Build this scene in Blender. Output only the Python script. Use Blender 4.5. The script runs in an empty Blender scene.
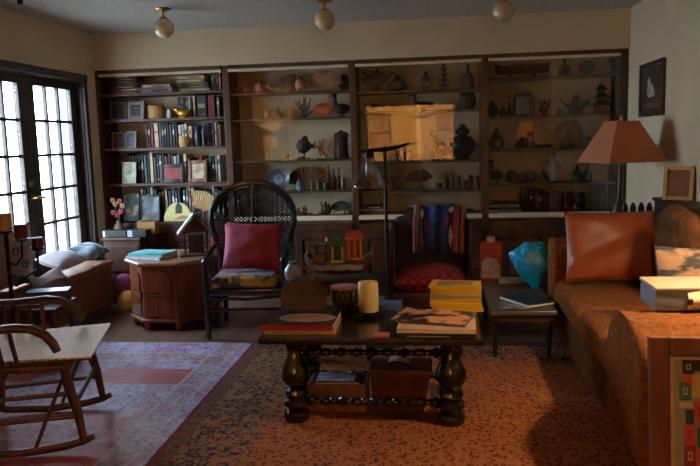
import bpy, bmesh, math, random
from mathutils import Vector, Matrix, Euler
random.seed(7)
SC = bpy.context.scene
COL = SC.collection
PI = math.pi

# ------------------------------------------------------------------ camera calibration
F_PX, YAW, PITCH, ROLL = 705.3, -0.12196, 0.12967, -0.028415
EYE = Vector((0, 0, 1.40))
def cam_axes():
    cy, sy, cp, sp = math.cos(YAW), math.sin(YAW), math.cos(PITCH), math.sin(PITCH)
    f = Vector((sy*cp, cy*cp, -sp)); r = Vector((cy, -sy, 0)); u = r.cross(f)
    c, s = math.cos(ROLL), math.sin(ROLL)
    return f, c*r + s*u, -s*r + c*u
FW, RT, UP = cam_axes()
def W(px, py, Y):
    """measured x, z on the vertical plane at depth Y"""
    d = FW + RT*(px-350)/F_PX + UP*(233-py)/F_PX
    t = Y/d.y
    return t*d.x, EYE.z + t*d.z

# ------------------------------------------------------------------ materials
def lin(c):
    return tuple(((v/255)/12.92 if v/255 <= .04045 else ((v/255+.055)/1.055)**2.4) for v in c[:3]) + (1,)
_M = {}
def mat(name, col, rough=.6, metal=0., var=.18, scale=9., bump=.0, kind='noise', col2=None, bscale=None, emit=None, spec=.5, stretch=None, sheen=0, coat=0, ramp=None):
    if name in _M: return _M[name]
    m = bpy.data.materials.new(name); m.use_nodes = True
    nt = m.node_tree; N = nt.nodes; L = nt.links
    b = N['Principled BSDF']
    b.inputs['Roughness'].default_value = rough; b.inputs['Metallic'].default_value = metal
    b.inputs['Specular IOR Level'].default_value = spec
    if sheen: b.inputs['Sheen Weight'].default_value = sheen
    if coat: b.inputs['Coat Weight'].default_value = coat; b.inputs['Coat Roughness'].default_value = .15
    c1 = lin(col)
    c2 = lin(col2) if col2 else tuple(v*(1-var*1.6) for v in c1[:3]) + (1,)
    if not col2: c1 = tuple(min(1, v*(1+var)) for v in c1[:3]) + (1,)
    tc = N.new('ShaderNodeTexCoord'); mp = N.new('ShaderNodeMapping')
    L.new(tc.outputs['Object'], mp.inputs['Vector'])
    if stretch: mp.inputs['Scale'].default_value = stretch
    if kind == 'wood':
        t = N.new('ShaderNodeTexNoise'); t.inputs['Scale'].default_value = scale; t.inputs['Detail'].default_value = 6; t.inputs['Distortion'].default_value = .6
        if not stretch: mp.inputs['Scale'].default_value = (9, 9, 1)
        out = t.outputs['Fac']
    elif kind == 'voronoi':
        t = N.new('ShaderNodeTexVoronoi'); t.inputs['Scale'].default_value = scale; out = t.outputs['Distance']
    elif kind == 'wave':
        t = N.new('ShaderNodeTexWave'); t.inputs['Scale'].default_value = scale; t.inputs['Distortion'].default_value = 1.5; out = t.outputs['Fac']
    elif kind == 'checker':
        t = N.new('ShaderNodeTexChecker'); t.inputs['Scale'].default_value = scale; out = t.outputs['Fac']
    else:
        t = N.new('ShaderNodeTexNoise'); t.inputs['Scale'].default_value = scale; t.inputs['Detail'].default_value = 5; out = t.outputs['Fac']
    L.new(mp.outputs['Vector'], t.inputs['Vector'])
    r = N.new('ShaderNodeValToRGB'); r.color_ramp.elements[0].position = .32; r.color_ramp.elements[1].position = .68
    if kind == 'voronoi': r.color_ramp.elements[0].position = .15; r.color_ramp.elements[1].position = .5
    if ramp: r.color_ramp.elements[0].position, r.color_ramp.elements[1].position = ramp
    r.color_ramp.elements[0].color = c2; r.color_ramp.elements[1].color = c1
    L.new(out, r.inputs['Fac']); L.new(r.outputs['Color'], b.inputs['Base Color'])
    if bump:
        bt = N.new('ShaderNodeTexNoise'); bt.inputs['Scale'].default_value = bscale or scale*4; bt.inputs['Detail'].default_value = 4
        L.new(tc.outputs['Object'], bt.inputs['Vector'])
        bp = N.new('ShaderNodeBump'); bp.inputs['Strength'].default_value = bump; bp.inputs['Distance'].default_value = .02
        L.new(bt.outputs['Fac'], bp.inputs['Height']); L.new(bp.outputs['Normal'], b.inputs['Normal'])
    if emit:
        b.inputs['Emission Color'].default_value = lin(emit[0]); b.inputs['Emission Strength'].default_value = emit[1]
    _M[name] = m
    return m

def glass_mat(name, refl, tint=(1, 1, 1)):
    m = bpy.data.materials.new(name); m.use_nodes = True
    nt = m.node_tree; N = nt.nodes; L = nt.links; N.clear()
    o = N.new('ShaderNodeOutputMaterial'); mx = N.new('ShaderNodeMixShader')
    t = N.new('ShaderNodeBsdfTransparent'); t.inputs['Color'].default_value = (*tint, 1)
    g = N.new('ShaderNodeBsdfGlossy'); g.inputs['Roughness'].default_value = .004
    fr = N.new('ShaderNodeFresnel'); fr.inputs['IOR'].default_value = 1.5
    ge = N.new('ShaderNodeNewGeometry'); io = N.new('ShaderNodeMath'); io.operation = 'MULTIPLY_ADD'; io.inputs[1].default_value = 1/1.5-1.5; io.inputs[2].default_value = 1.5
    L.new(ge.outputs['Backfacing'], io.inputs[0]); L.new(io.outputs[0], fr.inputs['IOR'])     # a thin pane reflects alike on both faces
    ml = N.new('ShaderNodeMath'); ml.operation = 'MULTIPLY'; ml.inputs[1].default_value = refl; ml.use_clamp = True
    L.new(fr.outputs[0], ml.inputs[0]); L.new(ml.outputs[0], mx.inputs[0])
    L.new(t.outputs[0], mx.inputs[1]); L.new(g.outputs[0], mx.inputs[2]); L.new(mx.outputs[0], o.inputs['Surface'])
    return m

def shade_mat(name, col, transl=.5, emit=0):
    m = bpy.data.materials.new(name); m.use_nodes = True
    nt = m.node_tree; N = nt.nodes; L = nt.links; N.clear()
    o = N.new('ShaderNodeOutputMaterial'); mx = N.new('ShaderNodeMixShader'); mx.inputs[0].default_value = transl
    d = N.new('ShaderNodeBsdfDiffuse'); t = N.new('ShaderNodeBsdfTranslucent')
    tc = N.new('ShaderNodeTexCoord'); n = N.new('ShaderNodeTexNoise'); n.inputs['Scale'].default_value = 60
    r = N.new('ShaderNodeValToRGB'); c = lin(col)
    r.color_ramp.elements[0].color = tuple(v*.85 for v in c[:3]) + (1,); r.color_ramp.elements[1].color = c
    L.new(tc.outputs['Object'], n.inputs['Vector']); L.new(n.outputs['Fac'], r.inputs['Fac'])
    L.new(r.outputs[0], d.inputs[0]); L.new(r.outputs[0], t.inputs[0])
    L.new(d.outputs[0], mx.inputs[1]); L.new(t.outputs[0], mx.inputs[2]); L.new(mx.outputs[0], o.inputs['Surface'])
    return m

# ------------------------------------------------------------------ mesh builder
class MB:
    def __init__(s): s.bm = bmesh.new()
    def _tag(s, faces, mi):
        for f in faces: f.material_index = mi
    def box(s, c, size, rot=(0, 0, 0), mi=0, bevel=0.0, seg=2):
        n0 = set(s.bm.faces)
        M = Matrix.Translation(c) @ Euler(rot).to_matrix().to_4x4() @ Matrix.Diagonal((*size, 1))
        r = bmesh.ops.create_cube(s.bm, size=1, matrix=M)
        if bevel > 0:
            es = list({e for v in r['verts'] for e in v.link_edges})
            bmesh.ops.bevel(s.bm, geom=es, offset=min(bevel, min(size)*.45), segments=seg, affect='EDGES', profile=.5)
        s._tag([f for f in s.bm.faces if f not in n0], mi)
        return s
    def tube(s, pts, r, seg=8, mi=0, closed=False, cap=True, flat=1.0, flat_axis=None):
        pts = [Vector(p) for p in pts]; n = len(pts)
        rr = r if isinstance(r, (list, tuple)) else [r]*n
        rings = []; prev = None
        for i, p in enumerate(pts):
            a = pts[i-1] if (i > 0 or closed) else p
            b = pts[(i+1) % n] if (i < n-1 or closed) else p
            t = (b-a)
            t = t.normalized() if t.length > 1e-9 else Vector((0, 0, 1))
            if prev is None:
                q = Vector((0, 0, 1)) if abs(t.z) < .9 else Vector((0, 1, 0))
                u = t.cross(q).normalized()
            else:
                u = prev - t*prev.dot(t)
                u = u.normalized() if u.length > 1e-6 else t.orthogonal().normalized()
            prev = u; v = t.cross(u)
            ring = []
            for k in range(seg):
                an = 2*PI*k/seg
                o = (u*math.cos(an) + v*math.sin(an))*rr[i]
                if flat_axis is not None: o = Vector([o[j]*(flat if j == flat_axis else 1) for j in range(3)])
                ring.append(s.bm.verts.new(p+o))
            rings.append(ring)
        fs = []
        for i in range(n if closed else n-1):
            A, B = rings[i], rings[(i+1) % n]
            for k in range(seg):
                fs.append(s.bm.faces.new((A[k], A[(k+1) % seg], B[(k+1) % seg], B[k])))
        if cap and not closed:
            fs.append(s.bm.faces.new(rings[0][::-1])); fs.append(s.bm.faces.new(rings[-1]))
        s._tag(fs, mi)
        return s
    def lathe(s, prof, c=(0, 0, 0), seg=20, mi=0, rot=(0, 0, 0), sc=(1, 1, 1)):
        M = Matrix.Translation(c) @ Euler(rot).to_matrix().to_4x4() @ Matrix.Diagonal((*sc, 1))
        rings = []
        for r, z in prof:
            r = max(r, .0004)
            rings.append([s.bm.verts.new(M @ Vector((r*math.cos(2*PI*k/seg), r*math.sin(2*PI*k/seg), z))) for k in range(seg)])
        fs = []
        for A, B in zip(rings, rings[1:]):
            for k in range(seg): fs.append(s.bm.faces.new((A[k], A[(k+1) % seg], B[(k+1) % seg], B[k])))
        fs.append(s.bm.faces.new(rings[0][::-1])); fs.append(s.bm.faces.new(rings[-1]))
        s._tag(fs, mi)
        return s
    def ball(s, c, r, seg=14, mi=0, rot=(0, 0, 0)):
        r = r if isinstance(r, (tuple, list)) else (r, r, r)
        n0 = set(s.bm.faces)
        M = Matrix.Translation(c) @ Euler(rot).to_matrix().to_4x4() @ Matrix.Diagonal((*r, 1))
        bmesh.ops.create_uvsphere(s.bm, u_segments=seg, v_segments=max(6, seg*2//3), radius=1, matrix=M)
        s._tag([f for f in s.bm.faces if f not in n0], mi)
        return s
    def prism(s, poly, y0, y1, mi=0, M=None):
        """polygon in local x,z pushed through y0..y1"""
        M = M or Matrix.Identity(4)
        a = [s.bm.verts.new(M @ Vector((x, y0, z))) for x, z in poly]
        b = [s.bm.verts.new(M @ Vector((x, y1, z))) for x, z in poly]
        n = len(poly); fs = [s.bm.faces.new(a), s.bm.faces.new(b[::-1])]
        for i in range(n): fs.append(s.bm.faces.new((a[i], b[i], b[(i+1) % n], a[(i+1) % n])))
        s._tag(fs, mi)
        return s
    def grid(s, fn, nu, nv, mi=0, thick=0, both=False):
        V = [[s.bm.verts.new(fn(i/nu, j/nv)) for j in range(nv+1)] for i in range(nu+1)]
        fs = []
        for i in range(nu):
            for j in range(nv):
                f = s.bm.faces.new((V[i][j], V[i+1][j], V[i+1][j+1], V[i][j+1]))
                f.material_index = mi(i, j) if callable(mi) else mi
                fs.append(f)
        if thick:
            bmesh.ops.recalc_face_normals(s.bm, faces=fs)
            bmesh.ops.solidify(s.bm, geom=fs, thickness=thick)
        return s
    def pillow(s, w, h, t, M=None, n=14, mi=0, pinch=.07, p=.42, rnd=0):
        M = M or Matrix.Identity(4)
        for sg in (1, -1):
            def fn(a, b):
                u, v = 2*a-1, 2*b-1
                x = w/2*u*(1-pinch*(1-v*v)); y = h/2*v*(1-pinch*(1-u*u))
                x *= 1-rnd+rnd*math.sqrt(1-v*v/2); y *= 1-rnd+rnd*math.sqrt(1-u*u/2)
                z = sg*t/2*max(0, (1-u**2)*(1-v**2))**p
                z *= 1+.10*math.sin(3*u+2*v)+.06*math.sin(7*v-4*u)
                return M @ Vector((x, y, z))
            s.grid(fn, n, n, mi)
        bmesh.ops.remove_doubles(s.bm, verts=s.bm.verts, dist=1e-5)
        return s
    def xf(s, M): bmesh.ops.transform(s.bm, matrix=M, verts=s.bm.verts); return s
    def jitter(s, amp, seed=1):
        rd = random.Random(seed)
        for v in s.bm.verts: v.co += Vector((rd.uniform(-amp, amp), rd.uniform(-amp, amp), rd.uniform(-amp, amp)))
        return s
    def build(s, name, mats, parent=None, loc=None, rot=None, smooth=True, sub=0):
        bmesh.ops.recalc_face_normals(s.bm, faces=s.bm.faces)
        me = bpy.data.meshes.new(name); s.bm.to_mesh(me); s.bm.free()
        for m in (mats if isinstance(mats, (list, tuple)) else [mats]): me.materials.append(m)
        if smooth:
            me.polygons.foreach_set('use_smooth', [True]*len(me.polygons))
            me.set_sharp_from_angle(angle=math.radians(38))
        o = bpy.data.objects.new(name, me); COL.objects.link(o)
        if parent: o.parent = parent
        if loc: o.location = loc
        if rot: o.rotation_euler = rot
        if sub:
            md = o.modifiers.new('smooth', 'SUBSURF'); md.levels = sub; md.render_levels = sub
        return o

def tag(o, label, cat, group=None, kind=None):
    o['label'] = label; o['category'] = cat
    if group: o['group'] = group
    if kind: o['kind'] = kind
    return o
def thing(name, label, cat, loc=(0, 0, 0), rz=0, group=None):
    o = bpy.data.objects.new(name, None); COL.objects.link(o)
    o.location = loc; o.rotation_euler = (0, 0, rz); o.empty_display_size = .1
    return tag(o, label, cat, group)
def struct(name, mb, m, parent=None, label=None, smooth=False):
    o = mb.build(name, m, parent, smooth=smooth)
    if parent is None:
        o['kind'] = 'structure'
        if label: o['label'] = label
    return o
def copy_tree(src, **kw):
    c = src.copy(); COL.objects.link(c)
    for ch in [x for x in bpy.data.objects if x.parent == src]:
        d = ch.copy(); COL.objects.link(d); d.parent = c; d.matrix_parent_inverse = ch.matrix_parent_inverse
        for g in [x for x in bpy.data.objects if x.parent == ch]:
            e = g.copy(); COL.objects.link(e); e.parent = d
    return c
def TR(x=0, y=0, z=0): return Matrix.Translation((x, y, z))
def RX(a): return Matrix.Rotation(a, 4, 'X')
def RY(a): return Matrix.Rotation(a, 4, 'Y')
def RZ(a): return Matrix.Rotation(a, 4, 'Z')

# ------------------------------------------------------------------ palette
WOOD = mat('dark_walnut', (74, 44, 26), .42, kind='wood', scale=2.2, col2=(44, 25, 15), bump=.05)
CABW = mat('cabinet_wood', (84, 46, 25), .45, kind='wood', scale=2.0, col2=(50, 27, 15), bump=.05)
TURN = mat('black_oak', (40, 25, 18), .22, kind='wood', scale=2.5, col2=(22, 14, 11), coat=.35)
OCT = mat('red_brown_wood', (132, 66, 34), .38, kind='wood', scale=1.8, col2=(84, 38, 20), bump=.04)
BLACK = mat('black_lacquer', (24, 24, 30), .28, var=.2, coat=.3)
IRON = mat('black_iron', (26, 25, 27), .45, metal=.6)
BRASS = mat('brass', (170, 130, 66), .3, metal=.9)
CREAM = mat('cream_paint', (222, 206, 172), .6, var=.05)
WALL = mat('cream_wall', (212, 194, 160), .85, var=.04, scale=3, bump=.08, bscale=60)
WALLR = WALL
CEIL = mat('grey_stucco_ceiling', (200, 190, 180), .95, var=.12, scale=38, bump=.9, bscale=70)
PAGE = mat('book_pages', (214, 200, 170), .8, var=.1, scale=40, stretch=(1, 1, 12))
GLASS = glass_mat('display_glass', 1.45)
PANE = glass_mat('window_glass', 1.0)
CLEAR = glass_mat('lamp_glass', 5.0, (.74, .75, .72))
WHITE = mat('white_ceramic', (225, 222, 214), .35, var=.06)
CREAMB = mat('back_panel', (216, 202, 166), .75, var=.05, scale=4)
# ================================================================== THE SETTING
XL, XR, YB, ZC, YR = -3.07, 1.62, 6.24, 2.42, -1.3
XB, YJ = -3.78, .7       # the room widens on the left behind the viewer
YD = -5.0     # far wall of the dining room behind the opening
FLOOR = mat('dark_wood_floor', (134, 106, 94), .3, kind='wood', scale=1.6, col2=(92, 68, 58), stretch=(7, 1, 1), bump=.04)
struct('floor', MB().box(((XL+XR)/2, (YB+YD)/2, -.05), (XR-XL+.3, YB-YD+1.0, .1)).box(((XB+XL)/2-.1, (YJ+YD)/2, -.05), (XL-XB+.05, YJ-YD+.2, .1)), FLOOR, label='dark polished wood floor')
struct('ceiling', MB().box(((XL+XR)/2, (YB+YD)/2, ZC+.05), (XR-XL+.3, YB-YD+1.0, .1)).box(((XB+XL)/2-.1, (YJ+YD)/2, ZC+.05), (XL-XB+.05, YJ-YD+.2, .1)), CEIL, label='grey textured ceiling')
struct('wall_right', MB().box((XR+.06, (YB+YD)/2+.1, ZC/2), (.12, YB-YD+.8, ZC)), WALL, label='cream wall on the right')
# left wall with the door opening
DY0, DY1, DZ = 4.42, 5.985, 1.985
lw = MB()
lw.box((XL-.06, (DY0+YJ)/2, ZC/2), (.12, DY0-YJ, ZC)); lw.box((XB-.06, (YJ+YD)/2, ZC/2), (.12, YJ-YD+.24, ZC)); lw.box(((XB+XL)/2-.06, YJ+.06, ZC/2), (XL-XB, .12, ZC))
lw.box((XL-.06, (DY1+6.64)/2, ZC/2), (.12, 6.64-DY1, ZC))
lw.box((XL-.06, (DY0+DY1)/2, (ZC+DZ)/2), (.12, DY1-DY0, ZC-DZ))
struct('wall_left', lw, WALL, label='cream wall with french doors')
bw = MB()
ZT = 2.10
bw.box(((XL+XR)/2, YB+.05, (ZC+ZT)/2), (XR-XL, .10, ZC-ZT))
bw.box(((XL+XR)/2, YB+.40, ZC/2), (XR-XL, .08, ZC))
struct('wall_back', bw, WALL, label='cream wall above the built-in cabinets')
# rear wall with the opening to the lit dining room (seen in the glass)
OX0, OX1, OZ0, OZ1 = -1.30, .36, 1.00, 2.05
rw = MB()
rw.box(((XB+OX0)/2, YR-.06, ZC/2), (OX0-XB, .12, ZC)); rw.box(((XR+OX1)/2, YR-.06, ZC/2), (XR-OX1, .12, ZC))
rw.box(((OX0+OX1)/2, YR-.06, OZ0/2), (OX1-OX0, .12, OZ0)); rw.box(((OX0+OX1)/2, YR-.06, (ZC+OZ1)/2), (OX1-OX0, .12, ZC-OZ1))
struct('wall_rear', rw, WALL, label='wall with a serving opening behind the viewer')
DINE = mat('dining_wall', (228, 200, 140), .8, var=.04)
struct('wall_dining', MB().box(((XB+XR)/2, YD-.06, ZC/2), (XR-XB+.24, .12, ZC)), DINE, label='yellow dining room wall')
TRIMW = mat('dark_trim', (52, 36, 27), .5, kind='wood', scale=2, col2=(34, 23, 18))
t = MB()
t.box((XL+.012, (DY0+DY1)/2, DZ+.028), (.03, DY1-DY0+.14, .06), bevel=.006)
t.box((XL+.012, DY1+.028, DZ/2+.02), (.03, .055, DZ+.06), bevel=.006); t.box((XL+.012, DY0-.028, DZ/2+.02), (.03, .055, DZ+.06), bevel=.006)
t.box((XL-.06, DY1+.0, DZ/2), (.12, .02, DZ)); t.box((XL-.06, DY0, DZ/2), (.12, .02, DZ)); t.box((XL-.06, (DY0+DY1)/2, DZ), (.12, DY1-DY0, .02))
struct('trim_1', t, TRIMW, label='dark wood frame around the french doors')
struct('baseboard_right', MB().box((XR-.008, 1.5, .05), (.016, 9.3, .10), bevel=.004), TRIMW, label='dark baseboard on the right wall')
struct('trim_2', MB().box(((OX0+OX1)/2, YR+.01, OZ1+.03), (OX1-OX0+.14, .03, .06)).box(((OX0+OX1)/2, YR+.01, OZ0-.02), (OX1-OX0+.14, .05, .04)), TRIMW, label='dark trim round the serving opening')

def french_door(name, y0, y1, mirror):
    x0 = XL-.075; st = .105
    ya, yb = y0+st, y1-st; zb, zt = .53, 1.905
    d = MB()
    d.box((x0, y0+st/2, DZ/2), (.045, st, DZ-.02), bevel=.004); d.box((x0, y1-st/2, DZ/2), (.045, st, DZ-.02), bevel=.004)
    d.box((x0, (ya+yb)/2, (zt+DZ-.01)/2), (.045, yb-ya, DZ-.01-zt)); d.box((x0, (ya+yb)/2, (zb+.01)/2), (.045, yb-ya, zb-.01))
    for k in (1, 2): d.box((x0, ya+(yb-ya)*k/3, (zb+zt)/2), (.034, .024, zt-zb), bevel=.004)
    for k in range(1, 5): d.box((x0, (ya+yb)/2, zb+(zt-zb)*k/5), (.034, yb-ya, .024), bevel=.004)
    o = struct(name, d, TRIMW, label='dark french door leaf with fifteen small panes')
    for i in range(3):
        for k in range(5):
            w = (yb-ya)/3; h = (zt-zb)/5
            MB().box((x0, ya+w*(i+.5), zb+h*(k+.5)), (.004, w-.004, h-.004)).build('pane', PANE, o, smooth=False)
    return o
d1 = french_door('door_1', DY0+.005, 5.2, 0)
d2 = french_door('door_2', 5.205, DY1-.005, 1)
h = MB().lathe([(.028, 0), (.028, .006), (.010, .012), (.010, .05)], (XL-.052, 5.15, 1.03), rot=(0, PI/2, 0), seg=14)
h.tube([(XL-.005, 5.15, 1.03), (XL-.002, 5.18, 1.03), (XL-.002, 5.26, 1.025)], [.011, .010, .008])
h.build('door_handle', BRASS, d1)
MB().lathe([(.026, 0), (.026, .012), (.013, .02), (.0, .022)], (XL-.052, 5.15, 1.14), rot=(0, PI/2, 0), seg=14).build('deadbolt', BRASS, d1)
for z in (1.72, 1.05, .3):
    MB().box((XL-.045, DY1-.012, z), (.02, .03, .10)).tube([(XL-.035, DY1-.008, z-.055), (XL-.035, DY1-.008, z+.055)], .009).build('hinge', IRON, d2)
# outside: pale terrace and a low pale wall, seen only as glare
TERR = mat('pale_terrace', (205, 208, 205), .9, var=.08)
struct('ground_outside', MB().box((-9.0, 5.0, -.14), (11.6, 30, .1)), TERR, label='pale terrace outside the doors')

struct('wall_exterior', MB().box((-3.44, 6.6, 1.2), (.36, .1, 2.8)), mat('pale_teal_render', (112, 142, 148), .9, var=.06), label='pale teal corner of the house outside the doors')

# ================================================================== BUILT-IN CABINETS
PX = [-3.05, -1.855, -.71, .435, 1.58]        # post centres
PW = .06
SHZ = {0: [1.885, 1.65, 1.385, 1.06, .70], 1: [1.852, 1.619, 1.241, .960, .739], 2: [1.825, 1.652, 1.203, .945, .739], 3: [1.905, 1.573, 1.286, .988, .739]}
YF, YK = 6.245, 6.60
UN = ['open_bookcase', 'display_cabinet', 'display_cabinet', 'display_cabinet']
UL = ['built-in open wooden bookcase packed with books beside the french doors', 'left glass-fronted display cabinet behind the black wicker chair',
      'middle glass-fronted display cabinet above the wooden armchair', 'right glass-fronted display cabinet behind the big table lamp']
SHELFG = mat('shelf_edge', (88, 84, 62), .35, var=.1)
for u in range(4):
    a, b = PX[u]+PW/2, PX[u+1]-PW/2
    if u == 0: a = XL+.01
    root = thing(UN[u], UL[u], 'bookcase' if u == 0 else 'cabinet', ((a+b)/2, YF, 0))
    cx, w = 0, b-a
    L = lambda x: x-(a+b)/2
    def prt(mb, n, m): return mb.build(n, m, root, smooth=False)
    dz = YK-YF
    if u == 0:
        prt(MB().box((L(a)+.006, dz/2, ZT/2), (.030, dz, ZT)), 'side_panel', CABW)
    prt(MB().box((L(PX[u+1]), .02+dz/2 if u < 3 else dz/2, ZT/2), (PW, dz-.02, ZT), bevel=.004), 'post', CABW)
    prt(MB().box((0, .025, ZT-.016), (w-.002, .05, .032), bevel=.003), 'top_rail', CABW)
    prt(MB().box((0, dz/2+.025, ZT-.022), (w, dz-.05, .02)), 'top_panel', CABW)
    prt(MB().box((0, dz-.012, (ZT+.62)/2), (w, .02, ZT-.62)), 'back_panel', CREAMB)
    prt(MB().box((0, .018, ZT-.047), (w, .028, .026), bevel=.004), 'track', CREAM)
    zl = SHZ[u][4]
    for k, z in enumerate(SHZ[u][:4]):
        y0 = .035 if u == 0 else .06
        prt(MB().box((0, (y0+dz-.03)/2, z-.008), (w-.004, dz-.03-y0, .016 if u else .022)), 'shelf', SHELFG if u else CABW)
    prt(MB().box((0, dz/2, zl-.02), (w, dz-.03, .03)), 'bottom_shelf', CABW)
    prt(MB().box((0, .012, zl-.022), (w, .03, .042), bevel=.004), 'ledge', CREAM if u else CABW)
    # lower cupboards
    prt(MB().box((0, .03, .33+.31-.012), (w, .06, .062)), 'face_rail', CABW); prt(MB().box((0, .04, .05), (w, .05, .10)), 'plinth', WOOD)
    for k in range(2):
        x = -w/2+w*(k+.5)/2; ww = w/2-.012; hh = .49
        dd = MB(); zc = .35
        dd.box((x-ww/2+.035, .02, zc), (.07, .024, hh), bevel=.003); dd.box((x+ww/2-.035, .02, zc), (.07, .024, hh), bevel=.003)
        dd.box((x, .02, zc+hh/2-.035), (ww-.14, .024, .07), bevel=.003); dd.box((x, .02, zc-hh/2+.035), (ww-.14, .024, .07), bevel=.003)
        dd.box((x, .03, zc), (ww-.13, .012, hh-.13)); dd.box((x, .022, zc), (ww-.2, .016, hh-.2), bevel=.01)
        cd = prt(dd, 'cupboard_door', CABW)
        MB().lathe([(.006, 0), (.006, .012), (.014, .02), (.012, .028), (0, .03)], (x+(.5-k)*2*(ww/2-.03), .008, zc+.1), rot=(PI/2, 0, 0), seg=10).build('knob', BRASS, cd)
    if u:
        gz0, gz1 = zl+.0, ZT-.062
        for k in range(2):
            gw = w/2+.02
            prt(MB().box(((-w/2+gw/2) if k == 0 else (w/2-gw/2), .026+.010*k, (gz0+gz1)/2), (gw, .005, gz1-gz0)), 'glass_door', GLASS)
# brackets seen under the bookcase shelves belong to the bookcase
bk = [o for o in bpy.data.objects if o.name == 'open_bookcase'][0]
for z, x in ((SHZ[0][0], -.335), (SHZ[0][1], -.235)):
    if 1:
        q = MB().tube([(x, .33, z-.12), (x, .30, z-.05), (x, .22, z-.022), (x, .09, z-.02)], [.006, .007, .007, .005], seg=6)
        q.build('shelf_bracket', CREAM, bk)

# ================================================================== BOOKS
BC = {'black': (26, 25, 28), 'charcoal': (48, 48, 52), 'navy': (30, 38, 74), 'blue': (52, 84, 128), 'teal': (58, 110, 112), 'dark green': (34, 58, 44), 'dark red': (104, 24, 24), 'red': (152, 36, 32),
      'brown': (84, 54, 34), 'tan': (170, 134, 90), 'cream': (214, 200, 164), 'white': (222, 220, 212), 'grey': (128, 128, 128), 'olive': (104, 104, 62), 'purple': (78, 58, 92), 'orange': (186, 98, 42), 'yellow': (214, 176, 66)}
def bmat(c): return mat('book_'+c.replace(' ', '_'), BC[c], .55, var=.12, scale=25)
BANDS = {'black': 'tan', 'navy': 'cream', 'white': 'blue', 'cream': 'red', 'dark red': 'tan', 'dark green': 'tan', 'brown': 'tan', 'red': 'cream', 'grey': 'black', 'charcoal': 'white', 'blue': 'white'}
def headroom(px, zb):
    u = 0 if px < 226 else 1 if px < 351 else 2 if px < 483 else 3
    up = [z for z in SHZ[u] if z > zb+.02]
    return (min(up)-.022 if up else ZT-.040)-zb-.004
def book(x0, x1, z, h, yf, c, label, group, depth=.19, lean=0, flat=False, name='book'):
    """upright book: spine towards -y; flat: lies on its side"""
    if flat: w, hh = x1-x0, h
    else: w, hh = x1-x0, h
    b = MB(); tb = min(.004, (hh if flat else w)*.2)
    if flat:
        b.box((0, depth/2, tb/2), (w, depth, tb)); b.box((0, depth/2, hh-tb/2), (w, depth, tb)); b.box((0, tb/2, hh/2), (w, tb, hh))
        b.box((0, depth/2, hh/2), (w*.97, depth-.012, hh-2*tb), mi=1)
        b.box((w*.12, -.0004, hh/2), (w*.5, .001, hh*.35), mi=2)
    else:
        b.box((-w/2+tb/2, depth/2, hh/2), (tb, depth, hh)); b.box((w/2-tb/2, depth/2, hh/2), (tb, depth, hh)); b.box((0, tb/2, hh/2), (w, tb, hh))
        b.box((0, depth/2, hh/2-.002), (w-2*tb, depth-.012, hh-.008), mi=1)
        q = random.random()
        if q < .62: b.box((0, -.0004, hh*random.uniform(.52, .8)), (w*random.uniform(.4, .8), .001, hh*random.uniform(.06, .24)), mi=2)
        if q > .35 and q < .8: b.box((0, -.0004, hh*random.uniform(.08, .2)), (w*.6, .001, hh*.04), mi=2)
    if lean: b.xf(RY(lean))
    o = b.build(name, [bmat(c), PAGE, bmat(BANDS.get(c, 'cream'))], smooth=False, loc=((x0+x1)/2, yf, z+(abs(math.sin(lean))*w*.5 if lean else 0)))
    return tag(o, label, 'book', group)
ORD = ['first', 'second', 'third', 'fourth', 'fifth', 'sixth', 'seventh', 'eighth', 'ninth', 'tenth', 'eleventh', 'twelfth', 'thirteenth', 'fourteenth', 'fifteenth', 'sixteenth', 'seventeenth', 'eighteenth', 'nineteenth', 'twentieth',
       'twenty-first', 'twenty-second', 'twenty-third', 'twenty-fourth', 'twenty-fifth', 'twenty-sixth', 'twenty-seventh', 'twenty-eighth', 'twenty-ninth', 'thirtieth', 'thirty-first', 'thirty-second']
SHN = ['top', 'second', 'third', 'fourth', 'bottom']
def book_row(shelf, spec, yf=6.36):
    """spec: (px0, px1, ytop, colour) spines on a shelf of the open bookcase"""
    z = SHZ[0][shelf]+.004
    for i, sp in enumerate(spec):
        x0, _ = W(sp[0], 150, yf); x1, zt = W(sp[1], sp[2], yf)
        lean = sp[4] if len(sp) > 4 else 0
        # straight verticals lean in the photo by the camera roll; x measured near the shelf height
        zz = (sp[2]+{0: 93, 1: 118, 2: 148, 3: 183, 4: 221}[shelf])/2
        x0, _ = W(sp[0], zz, yf); x1, _ = W(sp[1], zz, yf)
        zt = min(zt, z+headroom(150, SHZ[0][shelf])-.012)
        hgt = 'tall' if zt-z > .24 else ('short' if zt-z < .17 else 'upright')
        book(x0+.001, x1-.001, z, max(.10, zt-z), yf,  sp[3], '%s %s book, %s from the left on the %s bookcase shelf' % (hgt, sp[3], ORD[i], SHN[shelf]), 'books on the %s shelf of the open bookcase' % SHN[shelf], lean=lean, depth=.20 if yf < 6.39 else .165)
def flat_stack(spec, yb, shelf, where):
    """spec from bottom up: (px0, px1, thickness px, colour)"""
    z = SHZ[0][shelf]+.004
    for i, (p0, p1, t, c) in enumerate(spec):
        x0, _ = W(p0, yb, 6.33); x1, _ = W(p1, yb, 6.33)
        th = t*.0080
        book(x0, x1, z, th, 6.32+random.uniform(0, .02), c, '%s book lying flat, %s from the bottom of the %s stack, top bookcase shelf' % (c, ORD[i], where), 'books lying flat on the top bookcase shelf', flat=True, depth=.2)
        z += th+.0008
flat_stack([(106, 140, 2.6, 'black'), (110, 140, 3.6, 'red'), (105, 137, 2.6, 'charcoal'), (107, 138, 2.8, 'dark green'), (106, 136, 2.6, 'dark red'), (108, 137, 2.8, 'black'), (106, 133, 2.4, 'navy'), (109, 136, 2.2, 'charcoal')], 85, 0, 'left')
flat_stack([(141, 172, 6.0, 'grey'), (142, 170, 3.6, 'cream')], 85, 0, 'middle')
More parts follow.
